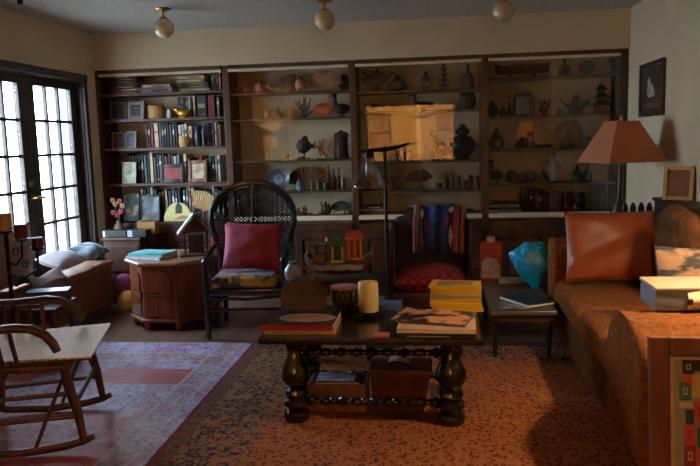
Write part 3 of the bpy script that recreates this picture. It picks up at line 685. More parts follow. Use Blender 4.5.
hf.grid(ffn, nn, 4, thick=.002); hf.box((0, 0, .01), (.1, .06, .02)).tube([(0, 0, .02), (0, 0, .08)], .009)
put(hf, 'wooden_fan', 'open brown wooden fan on a stand, middle cabinet fourth shelf', 'fan', mat('fan_brown', (112, 70, 46), .6, kind='wave', scale=20, col2=(72, 42, 28)), 419, 180, A)
put(coral(.15, .16, 6, 61, .007), 'driftwood', 'thin slanting twig of driftwood behind the floor lamp pole', 'driftwood', CLAY, 396, 180, A)
for i, (px, yt, hw, sh, m_) in enumerate([(439, 183, 4, 'bowl', CLAY), (447, 173, 2.4, 'bottle', BLK), (452.5, 172, 2.4, 'bottle', REDC), (459, 176, 3, 'figure', OLIVE), (465, 180, 3, 'cup', CLAY), (470.5, 175, 3.0, 'pot', DARK), (476.6, 176, 2.8, 'mug', REDC)]):
    pot(2, 3, 'small_pot', 'pot', ['shallow brown bowl right of the wooden fan', 'slim black bottle right of the brown bowl, middle cabinet', 'slim red-brown bottle beside the slim black one', 'small olive figurine, middle cabinet fourth shelf', 'small brown cup, middle cabinet fourth shelf', 'small dark pot near the right end, middle cabinet fourth shelf', 'red-brown mug at the right end of the middle cabinet fourth shelf'][i], px, yt, hw, sh, m_)
put(rocky(.08, .09, seed=66, bumps=4), 'small_carving', 'small dark carving below the glass lamp shade, middle cabinet', 'sculpture', BLK, 366, 185, A)
def cab_stack(u, spec, where, grp):
    z = SH(u, 4)
    for i, (p0, p1, t, c) in enumerate(spec):
        x0, _ = W(p0, 210, 6.36); x1, _ = W(p1, 210, 6.36)
        book(x0, x1, z+.001, t*.0091, 6.34, c, '%s book lying flat, %s from the bottom of the stack %s' % (c, ORD[i], where), grp, flat=True)
        z += t*.0091+.0008
cab_stack(2, [(359, 386, 2.6, 'brown'), (360, 384, 2.6, 'cream'), (359, 383, 2.6, 'charcoal')], 'under the glass lamp shade', 'flat books in the middle display cabinet')
cab_stack(2, [(407, 433, 3.0, 'black'), (408, 432, 3.2, 'brown'), (409, 432, 2.2, 'cream')], 'behind the armchair', 'flat books in the middle display cabinet')
put(rocky(.24, .03, seed=71, bumps=6), 'low_carving', 'low dark carving right of the stack behind the armchair', 'sculpture', BLK, 459, 212, SH(2, 4))

# -- right cabinet
A = SH(3, 0)
bt = thing('model_boat', 'long wooden model boat on the right cabinet top shelf', 'model boat', (W(522, 70, 6.42)[0], 6.42, A+.001))
hull = MB(); secs = []
def hfn(u, v):
    x = (u-.5)*.46; w_ = .045*max(.02, math.sin(PI*min(1, max(0, u*.92+.04))))**.5; d = .055+.03*abs(2*u-1)**2; an = PI*v
    return Vector((x, -w_*math.cos(an), .085+.035*abs(2*u-1)**2-d*math.sin(an)))
hull.grid(hfn, 20, 8, thick=.003).build('hull', CLAY, bt)
MB().box((0, 0, .075), (.38, .07, .006)).build('deck', CLAY, bt)
MB().prism([(-.13, .078), (.16, .078), (.15, .115), (-.08, .12), (-.12, .1)], -.03, .03).build('cabin', mat('cabin_orange', (158, 94, 48), .6), bt)
MB().box((-.1, 0, .014), (.02, .07, .028)).box((.1, 0, .014), (.02, .07, .028)).build('cradle', BLK, bt)
pot(3, 0, 'dark_bottle', 'bottle', 'black long-necked bottle on the right cabinet top shelf', 564.8, 54, 5.6, 'bottle', BLK)
pot(3, 0, 'china_bowl', 'bowl', 'dark blue bowl between two bottles, right cabinet top shelf', 587, 63.5, 7.5, 'bowl', mat('dark_blue_glaze', (50, 66, 92), .2, var=.3), parts=[('lid', [(1.0, .88), (.8, 1.05), (.3, 1.2), (.1, 1.25)], DARK)])
pot(3, 0, 'figure_bottle', 'bottle', 'small figure-shaped bottle, right end of the right cabinet top shelf', 610.5, 55.5, 4.2, 'figure', GREY)
A = SH(3, 1)
pot(3, 1, 'small_vase', 'vase', 'small dark round vase, left end of the right cabinet second shelf', 492.5, 101, 5, 'round', OLIVE)
pot(3, 1, 'small_vase', 'vase', 'small dark squat vase beside the left-end round one, right cabinet', 503, 107, 4, 'onion', TEALG)
pot(3, 1, 'candle_stick', 'candlestick', 'thin dark upright stick left of the grey jar', 509.5, 95, 1.4, 'bottle', BLK)
jr = pot(3, 1, 'stone_jar', 'jar', 'large square-shouldered grey jar, right cabinet second shelf', 524, 91.5, 10.3, 'jar', GREY)
m = MB()
for q in range(5): m.ball(((q-2)*.016, -.01*(q % 2), .05+.03*(q % 3)), (.018, .016, .024), 8)
m.tube([(0, 0, 0), (0, 0, .05)], [.03, .02], seg=8).tube([(.03, 0, .09), (.05, 0, .15)], [.012, .006], seg=6).tube([(-.03, 0, .09), (-.045, 0, .14)], [.012, .006], seg=6)
put(m, 'red_figurine', 'reddish clay figurine with raised arms, right of the grey jar', 'figurine', REDC, 544.5, 106, A)
pot(3, 1, 'small_bowl', 'bowl', 'tiny dark bowl right of the reddish figurine', 560, 110, 3.6, 'bowl', CLAY)
m = coral(.20, .15, 12, 81, .010).box((0, 0, .008), (.16, .06, .016))
put(m, 'dark_branch', 'dark spreading tree-like carving, right cabinet second shelf', 'sculpture', BLK, 574, 102, A)
pg = thing('model_pagoda', 'dark model pagoda at the right end of the right cabinet second shelf', 'model pagoda', (W(601, 100, 6.42)[0], 6.42, A+.001))
for k in range(3):
    s_ = 1-.25*k; z = .02+.068*k
    MB().box((0, 0, z+.025), (.11*s_, .09*s_, .055)).build('storey', CLAY, pg)
    MB().lathe([(.12*s_, 0), (.115*s_, .008), (.055*s_, .04), (.05*s_, .045)], (0, 0, z+.045), seg=4, rot=(0, 0, PI/4)).build('roof', BLK, pg, smooth=False)
MB().box((0, 0, .01), (.16, .12, .02)).build('base', BLK, pg)
MB().tube([(0, 0, .22), (0, 0, .295)], [.008, .002], seg=6).build('finial', BLK, pg)
A = SH(3, 2)
pot(3, 2, 'pointed_jar', 'jar', 'dark cone-lidded jar, left end of the right cabinet third shelf', 496.5, 128, 7.5, 'onion', OLIVE)
m = MB().box((0, 0, .05), (.06, .06, .008))
for q in (-1, 1):
    for r_ in (-1, 1): m.tube([(q*.026, r_*.026, 0), (q*.026, r_*.026, .05)], .005, seg=6)
    m.tube([(q*.026, .026, .05), (q*.03, .03, .2+.05*q)], [.006, .004], seg=6)
m.box((0, .028, .13), (.05, .006, .05))
put(m, 'toy_chair', 'tiny dark toy chair with uneven tall posts, right cabinet third shelf', 'miniature chair', CLAY, 531, 134, A)
put(rocky(.1, .12, seed=91, bumps=5), 'dark_carving', 'lumpy dark carving left of the toy chair', 'sculpture', DARK, 521, 140, A, Y=6.53)
put(rocky(.2, .04, seed=92, bumps=7), 'low_carving', 'row of low dark stones, right cabinet third shelf', 'sculpture', BLK, 541, 147, A, Y=6.37)
pv = pot(3, 2, 'painted_jar', 'jar', 'large round painted jar on little feet, right cabinet third shelf', 570.5, 117.5, 12.5, 'ball', PAINTED)
ft = MB()
for q in range(3):
    a = 2*PI*q/3-PI/2; ft.tube([(.06*math.cos(a), .06*math.sin(a), .007), (.07*math.cos(a), .07*math.sin(a), .05)], [.012, .02], seg=8)
ft.build('foot', BLK, pv)
pot(3, 2, 'small_ball', 'ornament', 'small dark round pot right of the painted jar', 588, 136.5, 4.8, 'ball', OLIVE)
pot(3, 2, 'small_ball', 'ornament', 'tiny brown pot behind the lamp shade edge, right cabinet third shelf', 597, 138, 3.6, 'round', CLAY)
A = SH(3, 3)
put(bird(.13, .17, .7, .2), 'dark_bird', 'dark bird figurine, left end of the right cabinet fourth shelf', 'bird figurine', OLIVE, 496, 175, A)
for i, (px, yt, hw, m_) in enumerate([(511, 170, 5.5, OLIVE), (521, 173, 5, REDC), (531, 170, 5.5, BLK)]):
    pot(3, 3, 'round_pot', 'pot', ['dark olive round pot right of the dark bird', 'small red-brown round pot between two darker pots', 'black round pot left of the big black vase'][i], px, yt, hw, 'ball', m_)
pot(3, 3, 'black_vase', 'vase', 'big black bulbous vase with a narrow neck, right cabinet fourth shelf', 552.5, 153.5, 10, 'round', BLK)
pot(3, 3, 'green_bottle', 'bottle', 'green glass bottle at the right of the right cabinet fourth shelf', 577, 165, 4.6, 'bottle', GREENG)
pot(3, 3, 'green_bottle', 'bottle', 'dark green bottle behind the table lamp shade', 588, 163, 4.2, 'bottle', mat('dark_green_glass', (26, 50, 40), .15))
cab_stack(3, [(488, 521, 2.4, 'cream'), (490, 520, 2.2, 'black'), (489, 519, 2.4, 'white'), (492, 518, 2.2, 'brown')], 'in the right cabinet', 'flat books in the right display cabinet')
for i, (px, yt) in enumerate([(521, 186), (525.5, 184)]):
    pot(3, 4, 'black_bottle', 'bottle', ['shorter of two slim black bottles beside flat books, right cabinet', 'taller of two slim black bottles beside flat books, right cabinet'][i], px, yt, 2.0, 'bottle', BLK)
zz = SH(3, 4)
for i, (p0, p1, yt, c) in enumerate([(530, 532.6, 190, 'charcoal'), (532.8, 535.6, 189, 'black'), (535.8, 538, 191, 'brown'), (538.2, 541, 189, 'navy'), (541.2, 543.6, 190, 'black'), (543.8, 546.6, 191, 'dark red'), (546.8, 549.4, 193, 'charcoal')]):
    x0, _ = W(p0, 200, 6.40); x1, zt = W(p1, yt, 6.40)
    book(x0+.001, x1-.001, zz+.001, zt-zz, 6.40, c, 'upright %s book, %s from the left on the right cabinet bottom shelf' % (c, ORD[i]), 'upright books in the right display cabinet', depth=.14)
pot(3, 4, 'brown_pot', 'pot', 'squat brown pot left of the dark ball, right cabinet bottom shelf', 558.5, 191, 6.3, 'pot', CLAY)
pot(3, 4, 'brown_pot', 'pot', 'reddish squat pot touching the dark ball, right cabinet bottom shelf', 570.5, 192, 4.0, 'pot', REDC, Y=6.50)
pot(3, 4, 'dark_ball', 'ornament', 'dark round jar at the right cabinet bottom shelf', 580.6, 192, 5.4, 'ball', BLK)
bx = frame_thing('framed_painting', 'dim framed landscape leaning inside the right cabinet below the lamp shade', 591, 606, 184, 208, 6.50, SH(3, 4), (40, 40, 38), (60, 80, 62), 'painting', easel=False, lean=.05, bord=.07, pmat=mat('dim_landscape', (120, 100, 48), .4, col2=(30, 56, 48), scale=9))
# ================================================================== RUGS
def rugmat(name, base, dark, mid, scale, rough=.95, warp=.25, thr=.34, spec=.2, tint=None):
    """knotted floral pattern: dark flower cells on a ground with a third tint"""
    m = bpy.data.materials.new(name); m.use_nodes = True
    nt = m.node_tree; N = nt.nodes; L = nt.links; b = N['Principled BSDF']
    b.inputs['Roughness'].default_value = rough; b.inputs['Specular IOR Level'].default_value = spec
    tc = N.new('ShaderNodeTexCoord')
    nz = N.new('ShaderNodeTexNoise'); nz.inputs['Scale'].default_value = scale*.8; nz.inputs['Detail'].default_value = 3
    ad = N.new('ShaderNodeMixRGB'); ad.blend_type = 'ADD'; ad.inputs[0].default_value = warp*.2
    L.new(tc.outputs['Object'], nz.inputs['Vector']); L.new(tc.outputs['Object'], ad.inputs[1]); L.new(nz.outputs['Color'], ad.inputs[2])
    v = N.new('ShaderNodeTexVoronoi'); v.inputs['Scale'].default_value = scale; v.inputs['Randomness'].default_value = .75
    L.new(ad.outputs[0], v.inputs['Vector'])
    r1 = N.new('ShaderNodeValToRGB'); e = r1.color_ramp.elements
    e[0].position = .12; e[0].color = lin(mid); e[1].position = thr; e[1].color = lin(dark)
    k = e.new(thr+.12); k.color = lin(base)
    L.new(v.outputs['Distance'], r1.inputs['Fac'])
    n2 = N.new('ShaderNodeTexNoise'); n2.inputs['Scale'].default_value = scale*2.2; n2.inputs['Detail'].default_value = 4
    L.new(tc.outputs['Object'], n2.inputs['Vector'])
    r2 = N.new('ShaderNodeValToRGB'); r2.color_ramp.elements[0].position = .48; r2.color_ramp.elements[1].position = .56
    L.new(n2.outputs['Fac'], r2.inputs['Fac'])
    mx = N.new('ShaderNodeMixRGB'); mx.inputs[2].default_value = lin(base)
    L.new(r2.outputs['Color'], mx.inputs[0]); L.new(r1.outputs['Color'], mx.inputs[1])
    n3 = N.new('ShaderNodeTexNoise'); n3.inputs['Scale'].default_value = 1.3; n3.inputs['Detail'].default_value = 3
    L.new(tc.outputs['Object'], n3.inputs['Vector'])
    mu = N.new('ShaderNodeMixRGB'); mu.blend_type = 'MULTIPLY'; mu.inputs[0].default_value = .5
    L.new(mx.outputs[0], mu.inputs[1])
    if tint:
        r3 = N.new('ShaderNodeValToRGB'); r3.color_ramp.elements[0].position = .42; r3.color_ramp.elements[1].position = .58
        r3.color_ramp.elements[0].color = (*tint[0], 1); r3.color_ramp.elements[1].color = (*tint[1], 1)
        n3.inputs['Scale'].default_value = 4.5; n3.inputs['Detail'].default_value = 8; n3.inputs['Distortion'].default_value = .4; mu.inputs[0].default_value = 1
        L.new(n3.outputs['Fac'], r3.inputs['Fac']); L.new(r3.outputs['Color'], mu.inputs[2])
    else: L.new(n3.outputs['Fac'], mu.inputs[2])
    L.new(mu.outputs[0], b.inputs['Base Color'])
    bp = N.new('ShaderNodeBump'); bp.inputs['Strength'].default_value = .35; bp.inputs['Distance'].default_value = .004
    n4 = N.new('ShaderNodeTexNoise'); n4.inputs['Scale'].default_value = 220; L.new(tc.outputs['Object'], n4.inputs['Vector'])
    L.new(n4.outputs['Fac'], bp.inputs['Height']); L.new(bp.outputs['Normal'], b.inputs['Normal'])
    return m
R_FIELD = rugmat('rug_field', (176, 106, 62), (72, 34, 28), (128, 54, 36), 34, thr=.40)
R_BORD = rugmat('rug_border', (160, 110, 76), (32, 36, 50), (78, 62, 66), 26, thr=.55)
R_GUARD = rugmat('rug_guard', (128, 92, 66), (48, 40, 46), (110, 56, 42), 34, thr=.5)
R_GUARD2 = rugmat('rug_inner_guard', (160, 108, 66), (84, 44, 34), (70, 50, 50), 34, thr=.42)
R_RED = mat('rug_selvage', (116, 24, 24), .95, var=.2, scale=60)
FRINGE = mat('rug_fringe', (196, 178, 146), .9, var=.15)
def banded_rug(name, label, x0, x1, y0, y1, z, bands, fieldmat, th=.010):
    """bands from the edge inward: (width, material, part name); each band is a flat frame"""
    rt = thing(name, label, 'rug', ((x0+x1)/2, (y0+y1)/2, z))
    cx, cy = (x0+x1)/2, (y0+y1)/2; hx, hy = (x1-x0)/2, (y1-y0)/2
    for w, m, n in bands:
        b = MB()
        b.box((-hx+w/2, 0, th/2), (w, 2*hy, th)); b.box((hx-w/2, 0, th/2), (w, 2*hy, th))
        b.box((0, -hy+w/2, th/2), (2*hx-2*w, w, th)); b.box((0, hy-w/2, th/2), (2*hx-2*w, w, th))
        b.build(n, m, rt, smooth=False); hx -= w; hy -= w
    MB().box((0, 0, th/2), (2*hx, 2*hy, th)).build('field', fieldmat, rt, smooth=False)
    return rt
rg = banded_rug('oriental_rug', 'orange-red oriental rug with a dark floral border under the coffee table', -1.275, 1.42, 1.2, 4.75, .004,
           [(.022, R_RED, 'selvage'), (.07, R_GUARD, 'outer_guard_stripe'), (.30, R_BORD, 'main_border'), (.05, R_GUARD2, 'inner_guard_stripe')], R_FIELD)
# faded kilim: bands across and a striped side border
KW = dict(rough=.5, spec=.55, tint=((.86, .54, .62), (.98, .98, 1.08)))
K1 = rugmat('kilim_mauve', (190, 158, 172), (116, 84, 108), (160, 104, 120), 18, thr=.42, **KW); K2 = rugmat('kilim_red', (168, 84, 92), (124, 58, 74), (186, 132, 138), 22, thr=.40, **KW); K3 = rugmat('kilim_blue', (178, 172, 200), (100, 94, 136), (176, 140, 156), 18, thr=.42, **KW)
K4 = rugmat('kilim_cream', (178, 168, 176), (100, 96, 128), (150, 106, 112), 30, thr=.48, **KW); K5 = mat('kilim_line', (190, 178, 180), .6, var=.3, scale=50)
kr = thing('faded_rug', 'faded mauve and blue rug with crosswise bands under the rocking chair', 'rug', (-2.17, 3.1, .002))
x0, x1, y0, y1 = -2.74, -1.285, 1.2, 4.70
def strip(xa, xb, ya, yb, m, n): MB().box(((xa+xb)/2+2.17, (ya+yb)/2-3.1, .005), (xb-xa, yb-ya, .010)).build(n, m, kr, smooth=False)
strip(-1.36, x1, y0, y1, K3, 'side_border'); strip(-1.375, -1.36, y0, y1, K5, 'side_line'); strip(-1.50, -1.375, y0, y1, K4, 'side_border'); strip(-1.515, -1.50, y0, y1, K5, 'side_line')
ys = [y1, 4.45, 4.43, 4.29, 4.27, 4.12, 3.84, 3.83, 3.45, 3.05, 3.03, 2.6, 1.9, y0]
mm = [K3, K5, K4, K5, K3, K2, K5, K3, K1, K5, K2, K1, K2]
for i in range(len(ys)-1): 
    if mm[i] is K2 and ys[i] > 3.6:      # the red band is broken by a blue field
        strip(x0, -2.45, ys[i+1], ys[i], K2, 'cross_band'); strip(-2.45, -2.08, ys[i+1], ys[i], K3, 'cross_band'); strip(-2.08, -1.515, ys[i+1], ys[i], K2, 'cross_band')
    else: strip(x0, -1.515, ys[i+1], ys[i], mm[i], 'cross_band')
fr = MB()
for i in range(120): 
    x = -.56+1.44*i/119; fr.tube([(x, 1.60, .006), (x+random.uniform(-.008, .008), 1.645, .003)], .0025, seg=4)
fr.build('fringe', FRINGE, kr)

# ================================================================== COFFEE TABLE
ct = thing('coffee_table', 'long dark coffee table with fat turned legs and turned stretchers', 'coffee table', (-.32, 3.55, .014))
TX, TY = .535, .345
MB().box((0, 0, .445), (2*TX, 2*TY, .034), bevel=.012).build('tabletop', TURN, ct, smooth=False)
MB().box((0, TY-.09, .40), (.84, .025, .055)).box((-.40, 0, .40), (.025, .5, .055)).box((.40, 0, .40), (.025, .5, .055)).build('apron', TURN, ct, smooth=False)
LEGP = [(.045, 0), (.056, .006), (.062, .028), (.056, .05), (.04, .056), (.048, .066), (.060, .085), (.058, .108), (.042, .118), (.046, .126), (.055, .146), (.05, .164), (.032, .172), (.036, .18), (.052, .196), (.066, .225), (.068, .25), (.058, .285), (.042, .32), (.032, .35), (.030, .37), (.04, .378), (.042, .386), (.034, .392), (.046, .40), (.046, .43)]
for sx_ in (-1, 1):
    for sy_ in (-1, 1): MB().lathe([(a*1.12, b) for a, b in LEGP], (sx_*.385, sy_*.20, 0), seg=24).build('leg', TURN, ct)
def spindle_prof(L, r, n):
    p = [(r*.5, 0)]
    for i in range(n):
        z = L*(i+.1)/n; d = L/n
        p += [(r*.5, z), (r*.75, z+d*.08), (r*.5, z+d*.16), (r*.7, z+d*.25), (r*(1.0 if i % 2 == 0 else .8), z+d*.45), (r*.6, z+d*.65), (r*.75, z+d*.72), (r*.5, z+d*.8)]
    return p+[(r*.5, L)]
for z, r in ((.10, .030), (.352, .028)):
    for y in (-.20, .20):
        MB().lathe(spindle_prof(.70, r, 9), (-.35, y, z), rot=(0, PI/2, 0), seg=12).build('stretcher', TURN, ct)
for x in (-.385, .385):
    MB().lathe(spindle_prof(.32, .022, 4), (x, -.16, .10), rot=(-PI/2, 0, 0), seg=12).build('stretcher', TURN, ct)
ZTOP = .014+.462+.001

# big books on the left of the table
def big_book(label, cx, cy, z, w, d, t, rz, cov, top, page=PAGE, extra=None, name='book', group='large books on the coffee table'):
    rt = thing(name, label, 'book', (cx, cy, z), rz, group)
    c = MB(); c.box((0, 0, .0015), (w, d, .003)); c.box((0, 0, t-.0015), (w, d, .003)); c.box((0, -d/2+.0015, t/2), (w, .003, t)); c.build('cover', cov, rt, smooth=False)
    MB().box((0, .004, t/2), (w-.008, d-.012, t-.006)).build('pages', page, rt, smooth=False)
    if top: MB().box((0, 0, t+.0004), (w-.004, d-.004, .0012)).build('cover_picture', top, rt, smooth=False)
    if extra: extra(rt, w, d, t)
    return rt
C_RED = mat('red_cloth_cover', (170, 30, 26), .5, var=.08); C_CREAM = mat('cream_cover', (214, 184, 136), .55, var=.08); C_BLACK = mat('black_cover', (24, 23, 24), .3, var=.1)
def dashes(n, w0, m, zrel=.5, seed=1):
    def f(rt, w, d, t):
        rd = random.Random(seed); b = MB(); x = -w*.36
        while x < -w*.36+w0:
            l = rd.uniform(.004, .010); b.box((x+l/2, -d/2-.0004, t*zrel), (l, .0012, t*.28)); x += l+.0035
        b.build('spine_lettering', m, rt, smooth=False)
    return f
big_book('cream-spined large book at the bottom of the left pile on the coffee table', -.665, 3.42, ZTOP, .345, .30, .020, .02, C_CREAM, None, extra=dashes(2, .05, C_BLACK, seed=4))
def oval(rt, w, d, t):
    MB().lathe([(.001, 0), (.095, 0), (.095, .001), (.001, .0012)], (.03, -.01, t+.001), seg=28, sc=(1.15, .62, 1)).build('cover_portrait', mat('portrait_oval', (186, 108, 62), .4, col2=(120, 54, 32), scale=14), rt, smooth=False)
    MB().lathe([(.001, 0), (.12, 0), (.12, .0006), (.001, .0006)], (.03, -.01, t+.001), seg=28, sc=(1.2, .7, 1)).build('portrait_ring', mat('grey_ring', (150, 130, 112), .4), rt, smooth=False)
big_book('red-spined large art book with an oval portrait on its dark cover', -.675, 3.415, ZTOP+.0225, .36, .305, .026, -.01, C_RED, mat('dark_photo_cover', (58, 46, 42), .25, col2=(30, 24, 24), scale=8), extra=oval)
# big books on the right
big_book('black large book with small pale lettering under the art books on the right', -.005, 3.36, ZTOP, .37, .28, .016, -.02, C_BLACK, None, extra=dashes(2, .20, mat('silver_letter', (190, 184, 172), .4), seed=9))
big_book('cream large book showing below the face-covered art book', .0, 3.37, ZTOP+.018, .37, .275, .020, -.03, mat('cream_paper', (226, 198, 150), .5, var=.05), mat('peach_cover', (224, 176, 138), .4, var=.1))
FACE = mat('face_cover', (226, 158, 112), .3, col2=(26, 21, 22), scale=11, ramp=(.46, .54))
big_book('large art book with dark and flesh-toned cover lying askew on the right pile', -.015, 3.435, ZTOP+.0405, .37, .265, .012, -.26, mat('grey_spine', (96, 94, 96), .4), FACE)
# magazines
YEL = mat('yellow_cover', (226, 172, 44), .45, var=.06); MAGP = mat('magazine_cover', (200, 150, 70), .35, col2=(96, 82, 86), scale=12)
z = ZTOP
for i in range(9):
    t = .0158 if i != 5 else .014
    rt = thing('magazine', 'yellow-spined magazine, %s from the bottom of the stack on the coffee table' % ORD[i], 'magazine', (.105+random.uniform(-.008, .008), 3.80+random.uniform(-.006, .006), z), -.12+random.uniform(-.06, .06)+(.15 if i < 4 else 0), 'yellow magazines stacked on the coffee table')
    if i == 5: rt['label'] = 'grey-spined magazine, sixth from the bottom of the yellow stack on the coffee table'
    cov = YEL if i != 5 else mat('grey_magazine', (150, 146, 140), .4)
    MB().box((0, -.081, t/2), (.265, .004, t-.001), bevel=.001).box((0, 0, .0008), (.265, .165, .001)).box((0, 0, t-.0012), (.265, .165, .001)).build('cover', cov, rt, smooth=False)
    MB().box((.0005, .001, t/2), (.261, .158, t-.004)).build('pages', PAGE if i % 3 else YEL, rt, smooth=False)
    if i == 8: MB().box((0, .0, t-.0002), (.19, .12, .001)).build('cover_picture', MAGP, rt, smooth=False)
    z += t+.0004
# candle on an iron dish
cd = lathe_h = thing('iron_candle_dish', 'black iron dish on feet under the thick candle', 'candle holder', (-.36, 3.66, ZTOP))
MB().lathe([(.02, .012), (.06, .014), (.085, .024), (.088, .03), (.06, .022), (.02, .02), (.001, .02)], seg=24).build('dish', IRON, cd)
for k in range(3):
    a = 2*PI*k/3; MB().tube([(.05*math.cos(a), .05*math.sin(a), .018), (.07*math.cos(a), .07*math.sin(a), .008), (.085*math.cos(a), .085*math.sin(a), .004)], [.006, .006, .005], seg=6).build('foot', IRON, cd)
WAX = mat('ivory_wax', (250, 216, 146), .5, var=.05)
WAX.node_tree.nodes['Principled BSDF'].inputs['Subsurface Weight'].default_value = .25
WAX.node_tree.nodes['Principled BSDF'].inputs['Subsurface Radius'].default_value = (.02, .012, .006)
cn = MB().lathe([(.050, 0), (.053, .004), (.053, .150), (.050, .157), (.041, .158), (.030, .150), (.001, .146)], seg=26)
cnd = tag(cn.build('pillar_candle', WAX, loc=(-.36, 3.66, ZTOP+.0225), rot=(0, 0, 0)), 'thick ivory pillar candle in the middle of the coffee table', 'candle')
MB().tube([(0, 0, .145), (.001, 0, .154), (.003, 0, .160)], .0015, seg=5).build('wick', BLK, cnd)
tag(MB().box((0, 0, .006), (.075, .055, .012), bevel=.002).box((0, 0, .0125), (.07, .05, .001)).build('pink_note_pad', mat('dusty_pink', (176, 84, 92), .6, var=.08), loc=(-.26, 3.245, ZTOP), rot=(0, 0, .05)), 'small pink note pad at the front edge of the coffee table', 'note pad')
# wooden house-shaped block
hb = thing('wooden_box', 'dark brown wooden box with a gabled top on the coffee table', 'box', (-.715, 3.70, ZTOP), .06)
MB().prism([(-.118, 0), (.118, 0), (.118, .115), (.055, .185), (-.055, .185), (-.118, .115)], -.055, .055).build('body', mat('house_block', (86, 54, 34), .6, kind='wood', scale=2, stretch=(2, 9, 9), col2=(58, 36, 24)), hb, smooth=False)
MB().box((0, -.057, .06), (.2, .004, .003)).box((0, -.057, .115), (.2, .004, .003)).build('groove_strip', WOOD, hb, smooth=False)
MB().prism([(-.125, .113), (-.058, .188), (.058, .188), (.125, .113), (.125, .121), (.062, .196), (-.062, .196), (-.125, .121)], -.06, .06).build('roof', WOOD, hb, smooth=False)
# wire basket with beads
wb = thing('wire_basket', 'small woven wire basket between the wooden box and the candle', 'basket', (-.50, 3.75, ZTOP))
m = MB()
for k in range(16):
    a = 2*PI*k/16
    m.tube([(.05*math.cos(a), .05*math.sin(a), .003), (.082*math.cos(a+.3), .082*math.sin(a+.3), .07), (.075*math.cos(a+.6), .075*math.sin(a+.6), .13)], .0028, seg=5)
    m.tube([(.05*math.cos(a), .05*math.sin(a), .003), (.082*math.cos(a-.3), .082*math.sin(a-.3), .07), (.075*math.cos(a-.6), .075*math.sin(a-.6), .13)], .0028, seg=5)
m.build('wire_weave', mat('tarnished_wire', (132, 108, 74), .35, metal=.6, var=.3), wb)
MB().lathe([(.07, 0), (.078, .004), (.078, .012), (.07, .014)], (0, 0, .126), seg=20).build('rim', mat('pink_cord', (170, 96, 104), .7, var=.3, scale=40), wb)
MB().lathe([(.001, .002), (.05, .002), (.07, .06), (.066, .11), (.001, .112)], seg=18).build('dark_liner', BLK, wb)
# small clutter behind the candle
bb = big_book('blue paperback behind the pillar candle on the coffee table', -.255, 3.81, ZTOP, .13, .12, .034, .0, mat('blue_cover', (64, 96, 150), .45, var=.1), None, group=None)
gd = thing('glass_dish', 'clear shallow glass dish beside the yellow magazines', 'dish', (-.155, 3.60, ZTOP))
MB().lathe([(.028, 0), (.034, .004), (.055, .022), (.058, .03), (.054, .03), (.03, .008), (.001, .006)], seg=22).build('bowl', CLEAR, gd)
tag(MB().ball((0, 0, .013), .013, 12).build('glass_marble', WHITE, loc=(-.16, 3.60, ZTOP+.0075)), 'small white ball in the clear glass dish', 'marble')

# tray and box under the table
tr = thing('wooden_tray', 'open wooden tray holding a picture under the left of the coffee table', 'tray', (-.515, 3.55, .016), .0)
TRW = mat('tray_wood', (150, 92, 54), .45, kind='wood', scale=2, col2=(104, 60, 36))
MB().box((0, 0, .008), (.30, .20, .014)).build('bottom', TRW, tr, smooth=False)
for (cx, cy, w, d) in ((0, -.097, .30, .012), (0, .097, .30, .012), (-.146, 0, .012, .182), (.146, 0, .012, .182)):
    MB().box((cx, cy, .075), (w, d, .14), rot=((-.12 if cy < 0 else .12) if cx == 0 else 0, 0, 0), bevel=.003).build('tray_side', TRW, tr, smooth=False)
pb = thing('picture_book', 'picture book with a blue landscape cover lying in the wooden tray', 'book', (-.515, 3.55, .0325))
MB().box((0, 0, .068), (.236, .145, .134)).build('pages', PAGE, pb, smooth=False)
MB().box((0, 0, .137), (.242, .15, .004)).build('cover', C_BLACK, pb, smooth=False)
MB().box((-.012, 0, .1395), (.20, .142, .001)).build('cover_picture', mat('blue_landscape', (206, 212, 234), .3, col2=(92, 96, 146), scale=9, stretch=(1, 3, 1)), pb, smooth=False)
lb = thing('lacquer_box', 'low dark red lidded box under the right of the coffee table', 'box', (-.19, 3.585, .016))
LBM = mat('dark_red_box', (92, 40, 30), .35, var=.15, scale=4)
MB().prism([(-.14, 0), (.12, 0), (.155, .20), (-.155, .20)], -.10, .10).build('body', LBM, lb, smooth=False)
MB().box((0, 0, .208), (.325, .215, .016), bevel=.004).build('lid', LBM, lb, smooth=False)
pp = tag(MB().grid(lambda u, v: Vector(((u-.5)*.11, (v-.5)*.07, .004+.012*math.sin(u*PI)+.01*v*(1-u))), 8, 4, thick=.001).build('folded_paper', mat('yellowed_paper', (226, 206, 160), .8, var=.1), loc=(-.20, 3.62, .2345), rot=(0, 0, -.2)), 'small folded cream paper on the dark red box', 'paper')

